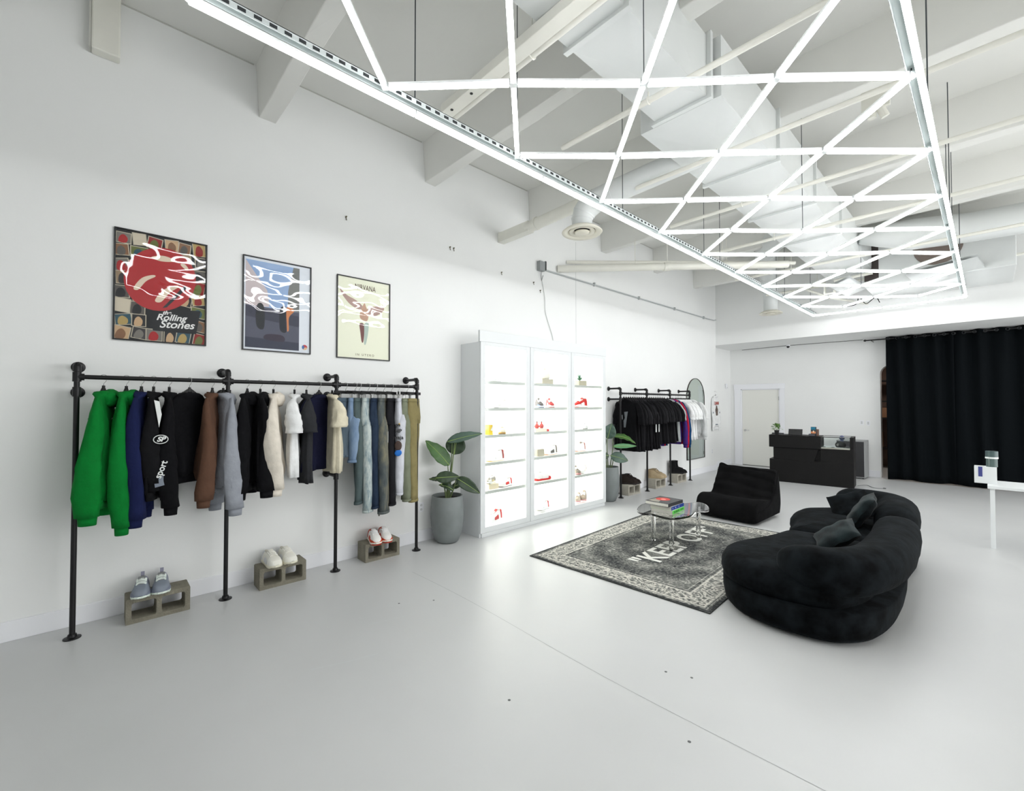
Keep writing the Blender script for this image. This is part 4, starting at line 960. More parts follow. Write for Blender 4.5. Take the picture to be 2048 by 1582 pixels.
quad(r, 'abstract_patch', smoothpoly([(-.055, .4), (-.005, .4), (0, .3), (-.01, .2), (-.03, .2), (-.045, .3)], 4), BRD, .007)
quad(r, 'abstract_patch', smoothpoly([(0, .4), (.05, .42), (.045, .3), (.02, .18), (.0, .18), (0, .3)], 4), TL, .007)
text('poster_lettering', 'NIRVANA', .085, INK, r, TR(.0075, .01, H - .10) @ MP, bold=.0004, xs=.62, spacing=1.1)
text('poster_lettering', 'IN UTERO', .035, flat((150, 140, 116)), r, TR(.0072, .01, .05) @ MP, spacing=1.5, bold=.0003)

# ================================================================== MIRROR, WALL SHIRT
r = empty('arched_mirror', (XW, 10.53, .385), 0, 'tall arched mirror with thin dark frame behind the far rack', 'mirror')
hw = .47; H = 1.935
def archp(hw, H, o=0): return [(-hw + o, o), (hw - o, o)] + [((hw - o) * math.cos(a), H - hw + (hw - o) * math.sin(a)) for a in [PI * k / 30 for k in range(31)]]
MB_ = RZ(PI / 2) @ RX(PI / 2)
o = curve_mesh('mirror_frame', [archp(hw, H), archp(hw, H, .012)], .024, mat('mirror_frame', (48, 44, 38), .4), r); o.matrix_local = TR(.014, 0, 0) @ MB_
mg = mat('mirror_glass', (206, 216, 208), .015, metal=1.0)
o = curve_mesh('mirror_pane', [archp(hw, H, .006)], .012, mg, r); o.matrix_local = TR(.012, 0, 0) @ MB_
o = bpy.data.objects.new('frame_foot', G().box(0, .03, -.03, .03, -.384, -.38).build('tmpfoot', BLK).data); bpy.data.objects.remove(bpy.data.objects['tmpfoot'])
bpy.data.objects.remove(o)
r = empty('long_sleeve_shirt', (XW, 11.63, 1.98), math.radians(90), 'white printed long-sleeved shirt hung flat on the wall by the mirror', 'shirt')
place(garment_meshes('long', WH, 99, .82, .84, W=.2, T=.02, out=.04, sh=.18, wide=.25), r)
for o in r.children: o.location = (0, -.035, .04)
hh = hanger(11.63, math.radians(90), 'black hanger on the wall holding the white printed shirt', None, x=XW + .035, zr=2.0)
g = G(); g.tube([(0, 0, 0), (.035, 0, 0)], .004, 6); o = g.build('wall_hook', CHROME); o.location = (XW, 11.63, 2.03); tag(o, 'tiny wall hook above the white printed shirt', 'hook')
RP = mat('print_red', (170, 72, 60), .7)
text('shirt_lettering', '2 JANS', .10, RP, r, TR(0, -.063, -.26) @ RX(PI / 2), bold=.004, xs=.9)
g = G(); g.ell((0, 0, 0), (.08, .006, .13), 16, 8, fn=lambda p: 1 + .15 * math.sin(7 * p.z)); o = g.build('shirt_print', mat('print_umber', (112, 92, 82), .7, rgb2=(60, 50, 46), vscale=20), r); o.location = (0, -.06, -.46)
for s in (-1, 1):
    G().box(s * .19 - .02, s * .19 + .02, -.058, -.055, -.52, -.48).build('sleeve_print', GYP, r)
G().box(-.08, .12, -.06, -.057, -.82, -.79).build('hem_print', GYP, r)

# ================================================================== LIT SHOE CABINET
CW = mat('cabinet_white', (222, 225, 226), .45)
CIN = mat('cabinet_interior', (244, 244, 240), .6)
BACKLIT = mat('backlit_panel', (255, 255, 250), .5, emis=(255, 255, 250), es=CAB_E)
STRIP = mat('led_strip', (255, 255, 252), .5, emis=(255, 255, 250), es=CAB_E * 1.8)
def glass_soft():
    m = bpy.data.materials.new('cabinet_glass'); m.use_nodes = True; nt = m.node_tree; nt.nodes.remove(nt.nodes['Principled BSDF'])
    t = nt.nodes.new('ShaderNodeBsdfTransparent'); t.inputs[0].default_value = (.97, .98, .98, 1)
    g = nt.nodes.new('ShaderNodeBsdfGlossy'); g.inputs['Roughness'].default_value = .05
    x = nt.nodes.new('ShaderNodeMixShader'); x.inputs[0].default_value = .05
    nt.links.new(t.outputs[0], x.inputs[1]); nt.links.new(g.outputs[0], x.inputs[2]); nt.links.new(x.outputs[0], nt.nodes['Material Output'].inputs['Surface']); return m
CGL = glass_soft()
CY0, CY1, CX1 = 3.555, 6.265, -4.40
cb = empty('display_cabinet', (XW, CY0, 0), 0, 'tall white backlit display cabinet with three glass doors full of sneakers', 'cabinet')
CD = CX1 - XW; CL = CY1 - CY0; SHZ = [.12, .565, .93, 1.29, 1.645, 1.997]
G().box(.0, CD - .023, 0, .03, 0, 2.50).build('side_panel', CW, cb, bevel=.002)
G().box(.0, CD - .025, CL - .03, CL, 0, 2.50).build('side_panel', CW, cb, bevel=.002)
G().box(0, CD - .03, .03, CL - .03, 2.47, 2.50).build('top_panel', CW, cb)
G().box(0, CD - .03, .03, CL - .03, .06, .09).build('bottom_panel', CW, cb)
G().box(.02, CD - .004, .03, CL - .03, 0, .052).build('plinth', CW, cb, bevel=.002)
G().box(CD - .03, CD + .005, -.015, CL + .01, 2.50, 2.645).build('fascia', CW, cb, bevel=.004)
for k in (1, 2):
    yc = CL * k / 3; G().box(.02, CD - .03, yc - .02, yc + .02, .09, 2.47).build('divider', CW, cb)
for k in range(3):
    ya = CL * k / 3 + .025; yb = CL * (k + 1) / 3 - .025
    G().box(.02, .03, ya, yb, .09, 2.47).build('backlit_panel', BACKLIT, cb)
    for z in SHZ[1:]:
        s_ = G().box(.03, CD - .06, ya, yb, z - .03, z).build('shelf', CIN, cb)
        G().box(CD - .06, CD - .05, ya, yb, z - .036, z + .004).build('shelf_edge', mat('shelf_edge', (206, 209, 202), .6), s_)
        G().box(CD - .10, CD - .085, ya + .02, yb - .02, z - .034, z - .03).build('led_strip', STRIP, s_)
    G().box(CD - .10, CD - .085, ya + .02, yb - .02, 2.464, 2.469).build('led_strip', STRIP, cb)
    d0 = CL * k / 3 + .004; d1 = CL * (k + 1) / 3 - .004; fx0, fx1 = CD - .022, CD; fw = .078
    dr_ = G(); dr_.box(fx0, fx1, d0, d0 + fw, .055, 2.50); dr_.box(fx0, fx1, d1 - fw, d1, .055, 2.50); dr_.box(fx0, fx1, d0 + fw, d1 - fw, .055, .125); dr_.box(fx0, fx1, d0 + fw, d1 - fw, 2.45, 2.50)
    do = dr_.build('door', CW, cb, bevel=.0015)
    G().box(fx0 + .008, fx0 + .012, d0 + fw - .005, d1 - fw + .005, .12, 2.455).build('glass_pane', CGL, do)
# items in the cabinet (y along the cabinet, z of the shelf)
CXI = -4.58
WHT = L_((240, 240, 238)); REDL = L_((196, 40, 36)); BLU = L_((60, 84, 160)); GRN = L_((90, 140, 110)); YEL = L_((236, 200, 20)); BEI = L_((190, 182, 160)); PNK = L_((220, 160, 160)); DGR = L_((96, 92, 88)); OR = L_((200, 96, 24))
CG = 'shoes displayed in the lit cabinet'
def cs(lab, y, k, rz, cols, L=.27, **kw): return shoe(lab, (CXI, y, SHZ[k]), math.radians(rz), cols, L=L, group=CG, **kw)
def C(up, **k): d = dict(upper=up, sole=WHT, lace=WHT, lining=L_((200, 196, 190))); d.update(k); return d
cs('all white shoe with red heel mark, top left cabinet shelf', 3.97, 5, -60, C(WHT, heel=PNK), ank=.08)
cs('pale grey-white shoe, second shelf of left cabinet column', 4.06, 4, -80, C(WHT, toe=L_((226, 222, 222))), ank=.09)
cs('cream high shoe with yellow sole, third shelf of left cabinet column', 4.08, 3, -40, C(L_((240, 234, 214)), sole=L_((206, 160, 80)), side=L_((236, 220, 150))), L=.26, ank=.12)
b = G().box(-.05, .05, -.035, .035, 0, .135).build('shoe_box', YEL, None, bevel=.003); b.location = (CXI + .02, 3.825, SHZ[3]); tag(b, 'small bright yellow box at the left end of a cabinet shelf', 'box')
b2 = G(); b2.add([(.051, -.01, .06), (.051, .03, .05), (.051, .03, .12)], [(0, 1, 2)]); o = b2.build('box_print', WHP, b)
cs('white sneaker with dark red heel and yellow sole edge, left column', 3.96, 2, -85, C(WHT, heel=L_((150, 50, 44)), out=L_((226, 190, 110)), side=WHT), L=.3, ank=.12)
b = G().box(-.06, .06, -.085, .085, 0, .07).build('shoe_riser', L_((226, 214, 186)), None, bevel=.003); b.location = (CXI, 3.885, SHZ[1]); tag(b, 'cream riser box under the striped shoe in the cabinet', 'box')
shoe('striped grey and gold shoe standing on a cream riser box', (CXI, 3.885, SHZ[1] + .07), math.radians(-70), C(L_((150, 146, 138)), side=L_((206, 190, 140)), toe=L_((226, 224, 220))), L=.2, ank=.08, group=CG)
cs('white sneaker with two red dots, fifth shelf of left column', 4.14, 1, -80, C(WHT, heel=REDL, side=REDL, out=L_((60, 44, 48))), L=.26, ank=.09)
cs('white sneaker with red lines, bottom shelf of left column', 3.94, 0, -80, C(WHT, side=REDL, heel=REDL, tongue=REDL), L=.29, ank=.12)
def pot_block(y, k, lab, w_=.22, h_=.075, m=BEI):
    b = G().box(-.07, .07, -w_ / 2, w_ / 2, 0, h_).build('stone_block', m, None, bevel=.004); b.location = (CXI, y, SHZ[k]); tag(b, lab, 'block'); return b
pot_block(4.945, 5, 'grey and beige stone block on top middle cabinet shelf', .24, .08)
hat = empty('white_figurine', (CXI, 4.945, SHZ[5] + .08), 0, 'pale cream round ornament standing on the grey stone block', 'ornament')
G().lathe([(.07, 0), (.085, .03), (.08, .08), (.05, .12), (.015, .14)], seg=24).build('body', L_((244, 238, 224)), hat, smooth=True); G().ell((0, 0, .15), (.018, .018, .018)).build('knob', L_((226, 214, 180)), hat, smooth=True)
cs('blue and grey high-top, second shelf of middle column', 4.83, 4, -28, C(L_((84, 78, 76)), toe=L_((130, 150, 210)), mud=L_((120, 150, 220)), out=BLU, side=L_((70, 66, 70))), L=.24, ank=.13)
cs('red and white high-top, second shelf of middle column', 5.065, 4, -28, C(REDL, toe=WHT, mud=WHT, out=REDL, side=WHT), L=.24, ank=.13)
for i, yv in enumerate((4.745, 4.845)):
    r = empty('small_flask', (CXI + .03, yv, SHZ[3] + .05), 0, ('left' if i == 0 else 'right') + ' small red round-bellied bottle on the cabinet display stand', 'bottle')
    G().lathe([(.02, 0), (.034, .015), (.038, .035), (.026, .058), (.012, .07), (.012, .095)], seg=18).build('bottle', L_((206, 70, 60)), r, smooth=True); G().lathe([(.014, .092), (.014, .105)], seg=12).build('cap', L_((120, 104, 90)), r)
b = G().box(-.05, .05, -.12, .12, 0, .05).build('display_stand', L_((236, 226, 210)), None, bevel=.003); b.location = (CXI + .02, 4.80, SHZ[3]); tag(b, 'low cream stand under the two red bottles in the cabinet', 'stand')
b = G().box(-.02, .02, -.02, .02, 0, .035).build('red_cube', REDL, None, bevel=.002); b.location = (CXI + .04, 4.965, SHZ[3]); tag(b, 'tiny red cube beside the display stand in the cabinet', 'cube')
pot_block(4.79, 2, 'beige stone block left of the strappy shoe in the cabinet', .15, .105)
cs('white strappy shoe with dark straps beside the beige stone block', 5.07, 2, -88, C(WHT, side=DGR, heel=L_((120, 110, 104)), out=L_((228, 160, 110))), L=.28, ank=.12)
cs('white shoe with thick red sole, fifth shelf of middle column', 4.90, 1, 92, C(L_((236, 232, 232)), sole=REDL, mud=REDL), L=.32, ank=.09)
cs('white sneaker with red specks and olive sole, bottom of middle column', 4.905, 0, -82, C(WHT, heel=REDL, out=L_((130, 124, 96))), L=.26, ank=.11)
pot_block(5.79, 5, 'beige stone planter block on the top right cabinet shelf', .2, .085)
r = empty('tabletop_fern', (CXI, 5.79, SHZ[5] + .085), 0, 'small soft green plant on the beige block, top right cabinet shelf', 'plant')
rnd = random.Random(4)
for i in range(26):
    a = rnd.uniform(0, 2 * PI); e = rnd.uniform(.3, 1.4); l = rnd.uniform(.08, .16); d = Vector((math.cos(a) * math.cos(e) * .7, math.sin(a) * math.cos(e), math.sin(e)))
    s = Vector((-d.y, d.x, 0)).normalized() * .014; g = G(); p = d * l
    g.add([(0, 0, 0), tuple(p * .5 + s), tuple(p), tuple(p * .5 - s)], [(0, 1, 2, 3)]); g.build('leaf', GRN, r)
cs('red and white low sneaker, second shelf of right column', 5.81, 4, -88, C(REDL, mud=WHT, side=WHT, out=REDL, toe=WHT), L=.31, ank=.12)
cs('white shoe with faint grey marks, third shelf of right column', 5.88, 3, -30, C(WHT, heel=L_((210, 206, 214)), tongue=L_((216, 214, 224))), L=.25, ank=.12)
cs('white shoe with orange outsole, fourth shelf of right column', 5.78, 2, -88, C(WHT, out=OR, heel=L_((180, 120, 110)), tongue=L_((110, 96, 90))), L=.28, ank=.12)
cs('grey-brown rounded shoe, left on fifth shelf of right column', 5.70, 1, -30, C(L_((130, 122, 112)), toe=L_((150, 140, 126)), sole=PNK), L=.24, ank=.11)
cs('white sneaker with brown tab, right on fifth shelf of right column', 5.87, 1, -70, C(WHT, heel=L_((150, 120, 104)), side=L_((230, 214, 204))), L=.24, ank=.12)
cs('beige and brown chunky sneaker, front of bottom right shelf', 5.74, 0, -60, C(L_((176, 160, 142)), sole=PNK, side=L_((120, 110, 96)), toe=L_((206, 190, 170))), L=.26, ank=.11)
cs('beige and brown chunky sneaker, rear of bottom right shelf', 5.89, 0, -60, C(L_((168, 150, 132)), sole=PNK, side=L_((104, 96, 86))), L=.26, ank=.13)

# ================================================================== PLANTERS
POT = mat('grey_fibre_clay', (128, 134, 134), .6, var=.16, vscale=5, bump=.06, bscale=20)
SOIL = mat('potting_soil', (26, 24, 20), .95, bump=.6, bscale=80)
LEAFM = mat('leaf_dark', (52, 72, 46), .38, rgb2=(40, 58, 40), vscale=6)
LEAFL = mat('leaf_mid', (66, 104, 48), .4, rgb2=(48, 80, 38), vscale=6)
LEAFB = mat('leaf_bluegreen', (84, 108, 96), .42, rgb2=(66, 90, 76), vscale=6)
MID = mat('leaf_midrib', (150, 176, 96), .5); STEM = mat('plant_stem', (112, 128, 84), .55)
FR = Vector((math.cos(math.radians(47)), math.sin(math.radians(47)), 0)); FD = Vector((-math.sin(math.radians(47)), math.cos(math.radians(47)), 0)); UZ = Vector((0, 0, 1))
def W3(p): return FR * p[0] + UZ * p[1] + FD * p[2]
def leaf(parent, base, tip, width, nrm, m, bow=.04, cup=.25, tipr=.0, name='leaf', shape=0):
    b = W3(base); t = W3(tip); d = t - b; L = d.length; u = d.normalized(); n = W3(nrm).normalized(); n = (n - u * n.dot(u)).normalized(); s = u.cross(n)
    N = 14; K = 4; g = G(); vs_ = []; mid = []
    for i in range(N + 1):
        q = i / N; wv = (math.sin(PI * min(1, q ** (.75 if shape == 0 else 1.0) * 1.0)) ** .75) * width / 2 * (1.0 if q < .9 else 1)
        if q in (0, 1): wv = .002
        c = b + u * (L * q) + n * (bow * math.sin(PI * q)); mid.append(c)
        for k in range(-K, K + 1):
            f = k / K; vs_.append(tuple(c + s * (wv * f) + n * (abs(f) ** 1.3 * wv * cup + .006 * math.sin(q * 25 + f * 3) * abs(f) * (width / .15))))
    row = 2 * K + 1
    g.add(vs_, [(i * row + k, i * row + k + 1, (i + 1) * row + k + 1, (i + 1) * row + k) for i in range(N) for k in range(2 * K)])
    o = g.build(name, m, parent, smooth=True); md = o.modifiers.new('s', 'SOLIDIFY'); md.thickness = .0015
    g = G(); g.tube([p + n * .001 for p in mid], [.004 * (1 - .75 * i / N) + .0008 for i in range(N + 1)], 6); g.build('midrib', MID, o, smooth=True)
    return o
def planter(name, x, y, R, H, lab, leaves, stems):
    r = empty(name, (x, y, 0), 0, lab, 'plant')
    pr = [(R * .55, 0), (R * .68, .015), (R * .84, H * .16), (R * .96, H * .36), (R, H * .55), (R * .98, H * .75), (R * .93, H * .95), (R * .92, H), (R * .86, H), (R * .84, H * .96), (R * .84, H * .9)]
    G().lathe(pr, seg=48, cap=(True, False)).build('pot', POT, r, smooth=True, auto=60)
    G().lathe([(R * .86, H * .92), (R * .5, H * .935), (.01, H * .94)], seg=30).build('soil', SOIL, r, smooth=True)
    for s_ in stems:
        g = G(); g.tube(smoothpath([W3(p) for p in s_], 5), [.011 - .006 * i / (5 * (len(s_) - 1)) for i in range(5 * (len(s_) - 1) + 1)], 8); g.build('stem', STEM, r, smooth=True)
    for lf in leaves: leaf(r, *lf)
    return r
S1 = .0061
def q1(px, py, d=0.0): return ((px * .1643 + 840 - 898) * S1, 1.7 - (py * .1643 + 840 - 808) * S1, d)
lv = [
 (q1(385, 560, -.05), q1(85, 258, -.02), .20, (.5, .35, -.8), LEAFL, .02, .15),
 (q1(430, 440, .05), q1(470, 172, .10), .25, (.1, .1, -1), LEAFM, .02, .1),
 (q1(350, 275, -.0), q1(785, 175, .02), .13, (.0, .55, -.85), LEAFB, .02, .35),
 (q1(290, 790, -.12), q1(400, 620, -.06), .01, (0, 0, -1), LEAFM, .0, .1),
 (q1(232, 700, -.14), q1(515, 690, -.10), .15, (.1, .35, -1), LEAFM, .015, .12),
 (q1(470, 715, -.05), q1(760, 905, -.04), .15, (-.2, .5, -.85), LEAFM, .03, .15),
 (q1(265, 750, -.0), q1(120, 740, .02), .075, (0, .8, -.6), LEAFM, .01, .2),
 (q1(440, 870, -.05), q1(258, 795, -.08), .10, (.2, .7, -.6), LEAFM, .03, .3),
 (q1(400, 850, .04), q1(535, 800, .08), .08, (0, .4, -1), LEAFM, .01, .2),
]
b0 = (0, .52, 0)
st = [[b0, q1(380, 760, 0), q1(400, 500, .02), q1(405, 290, .04)], [(.02, .52, 0), q1(400, 700, 0), q1(425, 450, 0), q1(445, 270, -.01)], [(-.02, .52, 0), q1(370, 750, -.02), q1(365, 560, -.05)], [(.03, .52, 0), q1(450, 800, -.02), q1(465, 715, -.05)], [(-.01, .52, -.03), q1(330, 830, -.08), q1(300, 785, -.12)]]
planter('potted_banana_plant', -4.60, 3.19, .205, .57, 'broad-leaved plant in a grey egg-shaped pot left of the lit cabinet', lv, st)
S2 = .00884
def q2(px, py, d=0.0): return ((px * .1896 + 1200 - 1221) * S2, 1.7 - (py * .1896 + 720 - 808) * S2, d)
lv = [
 (q2(100, 830, 0), q2(150, 670, .02), .24, (-.3, .1, -1), LEAFB, .02, .15),
 (q2(150, 800, -.02), q2(390, 880, -.05), .17, (.2, .8, -.5), LEAFL, .05, .15),
 (q2(140, 905, -.1), q2(385, 900, -.12), .09, (0, .5, -.9), mat('leaf_bright', (88, 140, 96), .4), .01, .2),
 (q2(120, 1000, -.08), q2(300, 1055, -.1), .19, (.1, .3, -1), LEAFB, .03, .1),
 (q2(110, 1000, -.05), q2(0, 1020, -.05), .12, (0, .4, -1), LEAFM, .02, .1),
 (q2(80, 900, .0), q2(-60, 760, .0), .2, (.3, .2, -1), LEAFM, .02, .1),
 (q2(60, 830, .05), q2(0, 640, .08), .2, (.2, .2, -1), LEAFM, .02, .1),
]
st = [[b0, q2(100, 1050, 0), q2(95, 900, 0), q2(100, 820, 0)], [(.02, .52, 0), q2(130, 1080, -.02), q2(150, 920, -.04), q2(150, 810, -.03)], [(.03, .52, 0), q2(150, 1060, -.05), q2(120, 1000, -.08)], [(-.03, .52, 0), q2(80, 1000, 0), q2(60, 850, .04)]]
planter('potted_banana_plant', -4.58, 6.60, .185, .60, 'broad-leaved plant in a grey pot between cabinet and far rack', lv, st)

# ================================================================== RUG
def rug_mat():
    m = bpy.data.materials.new('oriental_rug'); m.use_nodes = True; nt = m.node_tree; b = nt.nodes['Principled BSDF']; b.inputs['Roughness'].default_value = .95; b.inputs['Specular IOR Level'].default_value = .1
    N = nt.nodes.new; Lk = nt.links.new
    tc = N('ShaderNodeTexCoord'); sep = N('ShaderNodeSeparateXYZ'); Lk(tc.outputs['Object'], sep.inputs[0])
    def math_(op, a, b_=None, c=None):
        n = N('ShaderNodeMath'); n.operation = op
        for i, v in enumerate((a, b_, c)):
            if v is None: continue
            if isinstance(v, (int, float)): n.inputs[i].default_value = v
            else: Lk(v, n.inputs[i])
        return n.outputs[0]
    ax = math_('ABSOLUTE', sep.outputs[0]); ay = math_('ABSOLUTE', sep.outputs[1])
    dx = math_('SUBTRACT', .98, ax); dy = math_('SUBTRACT', 1.475, ay); d = math_('MINIMUM', dx, dy)   # distance from the rug's edge
    # scroll pattern: mirrored coordinates so the ornament is symmetric, as woven
    comb = N('ShaderNodeCombineXYZ'); Lk(ax, comb.inputs[0]); Lk(ay, comb.inputs[1])
    nz_ = N('ShaderNodeTexNoise'); nz_.inputs['Scale'].default_value = 5; nz_.inputs['Detail'].default_value = 2; Lk(comb.outputs[0], nz_.inputs['Vector'])
    vm = N('ShaderNodeVectorMath'); vm.operation = 'MULTIPLY_ADD'; Lk(nz_.outputs['Color'], vm.inputs[0]); vm.inputs[1].default_value = (.12, .12, 0); Lk(comb.outputs[0], vm.inputs[2])
    v1 = N('ShaderNodeTexVoronoi'); v1.feature = 'SMOOTH_F1'; v1.inputs['Scale'].default_value = 9; v1.inputs['Smoothness'].default_value = .2; Lk(vm.outputs[0], v1.inputs['Vector'])
    rings = math_('SINE', math_('MULTIPLY', v1.outputs['Distance'], 26.0))
    v2 = N('ShaderNodeTexVoronoi'); v2.feature = 'DISTANCE_TO_EDGE'; v2.inputs['Scale'].default_value = 17; Lk(vm.outputs[0], v2.inputs['Vector'])
    edge = math_('LESS_THAN', v2.outputs['Distance'], .07)
    n3 = N('ShaderNodeTexNoise'); n3.inputs['Scale'].default_value = 32; n3.inputs['Detail'].default_value = 4; Lk(vm.outputs[0], n3.inputs['Vector'])
    orn = math_('ADD', math_('MULTIPLY', rings, .16), math_('ADD', math_('MULTIPLY', edge, .22), math_('MULTIPLY_ADD', n3.outputs['Fac'], 1.5, -.40)))
    # medallion rings in the field
    rad = math_('SQRT', math_('ADD', math_('POWER', math_('MULTIPLY', ax, 1.25), 2.0), math_('POWER', ay, 2.0)))
    med = math_('SINE', math_('ADD', math_('MULTIPLY', rad, 17.0), math_('MULTIPLY', math_('SINE', math_('MULTIPLY', math_('ARCTAN2', ay, ax), 16.0)), .7)))
    wear = N('ShaderNodeTexNoise'); wear.inputs['Scale'].default_value = 2.2; wear.inputs['Detail'].default_value = 5; Lk(tc.outputs['Object'], wear.inputs['Vector'])
    fld = math_('ADD', math_('MULTIPLY', orn, .62), math_('ADD', math_('MULTIPLY', med, .13), math_('MULTIPLY_ADD', wear.outputs['Fac'], .7, -.30)))
    inb = math_('MULTIPLY', math_('GREATER_THAN', d, .07), math_('LESS_THAN', d, .27))
    brd = math_('MULTIPLY_ADD', orn, 1.3, .08)
    val = math_('ADD', math_('MULTIPLY', inb, brd), math_('MULTIPLY', math_('SUBTRACT', 1.0, inb), fld))
    # guard lines
    for dd, wd, amt in ((.07, .010, .4), (.27, .010, .45), (.315, .006, .3), (.045, .006, .25)):
        g_ = math_('LESS_THAN', math_('ABSOLUTE', math_('SUBTRACT', d, dd)), wd); val = math_('ADD', val, math_('MULTIPLY', g_, amt))
    val = math_('SUBTRACT', val, math_('MULTIPLY', math_('LESS_THAN', d, .03), .25))
    r = N('ShaderNodeValToRGB'); e = r.color_ramp.elements; e[0].position = .05; e[1].position = .95; e[0].color = (*lin((58, 60, 62)), 1); e[1].color = (*lin((206, 203, 194)), 1)
    x = e.new(.45); x.color = (*lin((122, 123, 119)), 1); Lk(val, r.inputs['Fac']); Lk(r.outputs['Color'], b.inputs['Base Color'])
    return m
RA = math.radians(2.6)
rug = empty('area_rug', (-2.605, 5.07, 0), RA, 'grey patterned oriental rug lettered in white, under the clear table', 'rug')
hx, hy = .98, 1.475
g = G(); nx, ny = 20, 30
vs_ = [(-hx + 2 * hx * i / nx, -hy + 2 * hy * j / ny, .0105 + .001 * math.sin(i * 1.3) * math.sin(j * .9)) for i in range(nx + 1) for j in range(ny + 1)]
g.add(vs_, [(i * (ny + 1) + j, (i + 1) * (ny + 1) + j, (i + 1) * (ny + 1) + j + 1, i * (ny + 1) + j + 1) for i in range(nx) for j in range(ny)])
g.build('rug_pile', rug_mat(), rug, smooth=True)
g = G(); g.box(-hx - .004, hx + .004, -hy - .004, hy + .004, .0005, .0085); g.build('rug_binding', mat('rug_binding', (58, 60, 58), .9), rug, bevel=.003)
rt = text('rug_lettering', '"KEEP OFF"', .40, mat('rug_white', (226, 226, 220), .95), rug, TR(.04, .12, .0130) @ RZ(PI / 2), bold=.007, spacing=1.04, xs=.94)

# ================================================================== ACRYLIC TABLE AND BOOKS
def acrylic():
    m = bpy.data.materials.new('acrylic'); m.use_nodes = True; nt = m.node_tree; nt.nodes.remove(nt.nodes['Principled BSDF'])
    t = nt.nodes.new('ShaderNodeBsdfTransparent'); t.inputs[0].default_value = (.90, .93, .93, 1)
    g = nt.nodes.new('ShaderNodeBsdfGlossy'); g.inputs['Roughness'].default_value = .03
    f = nt.nodes.new('ShaderNodeFresnel'); f.inputs[0].default_value = 1.6
    x = nt.nodes.new('ShaderNodeMixShader'); ge = nt.nodes.new('ShaderNodeNewGeometry'); mm = nt.nodes.new('ShaderNodeMath'); mm.operation = 'MULTIPLY'; iv = nt.nodes.new('ShaderNodeMath'); iv.operation = 'SUBTRACT'; iv.inputs[0].default_value = 1.0; nt.links.new(ge.outputs['Backfacing'], iv.inputs[1]); nt.links.new(f.outputs[0], mm.inputs[0]); nt.links.new(iv.outputs[0], mm.inputs[1]); nt.links.new(mm.outputs[0], x.inputs[0]); nt.links.new(t.outputs[0], x.inputs[1]); nt.links.new(g.outputs[0], x.inputs[2])
    nt.links.new(x.outputs[0], nt.nodes['Material Output'].inputs['Surface']); return m
ACR = acrylic()
ACG = mat('acrylic_refractive', (255, 255, 255), .01, trans=1.0)
tb = empty('coffee_table', (-2.68, 5.27, 0.011), 0, 'clear acrylic cloud-shaped coffee table on the rug', 'table')
cl = smoothpoly([(-.27, -.42), (-.38, -.12), (-.33, .08), (-.20, .22), (-.05, .30), (.06, .52), (.20, .45), (.33, .20), (.26, .02), (.30, -.25), (.20, -.50), (-.03, -.48), (-.14, -.52)], 6)
o = curve_mesh('table_top', [cl], .018, ACG, tb, bevel=.004); o.location = (0, 0, .385)
for x, y in ((-.18, -.20), (.16, -.40), (.15, .32)):
    G().tube([(x, y, 0), (x, y, .372)], .027, 24).build('leg', ACG, tb, smooth=True, auto=40)
    g = G(); rb = random.Random(int(1000 * x))
    for k in range(26): g.ell((x + rb.uniform(-.006, .006), y + rb.uniform(-.006, .006), .01 + .35 * k / 26), (.003, .003, .004), 6, 4)
    tag(g.build('leg_bubbles', mat('bubble_white', (250, 250, 250), .2, spec=1), tb), kind='stuff')
def book(lab, x, y, z, rz, w_, d_, h_, cover, spine, cat='book'):
    r = empty('coffee_table_book', (x, y, z), math.radians(rz), lab, cat, 'books on the clear table')
    G().box(-w_ / 2 + .004, w_ / 2 - .002, -d_ / 2 + .004, d_ / 2 - .004, .003, h_ - .003).build('pages', mat('book_pages', (240, 238, 228), .9), r)
    G().box(-w_ / 2, w_ / 2, -d_ / 2, d_ / 2, 0, .003).build('back_cover', cover, r); G().box(-w_ / 2, w_ / 2, -d_ / 2, d_ / 2, h_ - .003, h_).build('front_cover', cover, r)
    G().box(w_ / 2 - .003, w_ / 2 + .001, -d_ / 2, d_ / 2, 0, h_).build('spine', spine, r, bevel=.001); return r
ZT = .011 + .394
GB = L_((112, 226, 96)); BBL = L_((26, 62, 150)); DKB = L_((44, 46, 50))
MS = RZ(PI / 2) @ RX(PI / 2)
b1 = book('bright green spined book, bottom of the stack on the clear table', -2.68, 5.09, ZT, 4, .27, .34, .044, L_((226, 240, 214)), GB)
text('spine_lettering', 'THE BRAND', .030, mat('ink_green', (22, 90, 30), .7), b1, TR(.1365, -.06, .022) @ MS, bold=.0005); text('spine_lettering', '/ ICON', .030, mat('ink_green', (22, 90, 30), .7), b1, TR(.1365, .09, .022) @ MS, bold=.0005)
b2 = book('blue spined book in the middle of the stack', -2.69, 5.095, ZT + .044, 2, .27, .33, .042, L_((236, 232, 222)), BBL)
for yy_, s in ((-.13, 'L-'), (-.06, 'N'), (.03, 'D')): text('spine_lettering', s, .028, WHP, b2, TR(.1365, yy_, .021) @ MS)
b3 = book('dark book with a red round picture, top of the stack', -2.715, 5.07, ZT + .086, 0, .30, .36, .040, L_((78, 78, 80)), DKB)
g = G(); g.lathe([(.085, 0), (.084, .0008)], seg=28); o = g.build('cover_picture', L_((196, 70, 62)), b3); o.location = (-.03, .03, .0402)
g = G(); g.add([(-.13, -.15, .0405), (.02, -.16, .0405), (-.04, .0, .0405), (-.12, .02, .0405)], [(0, 1, 2, 3)]); g.build('cover_print', L_((150, 146, 134)), b3)
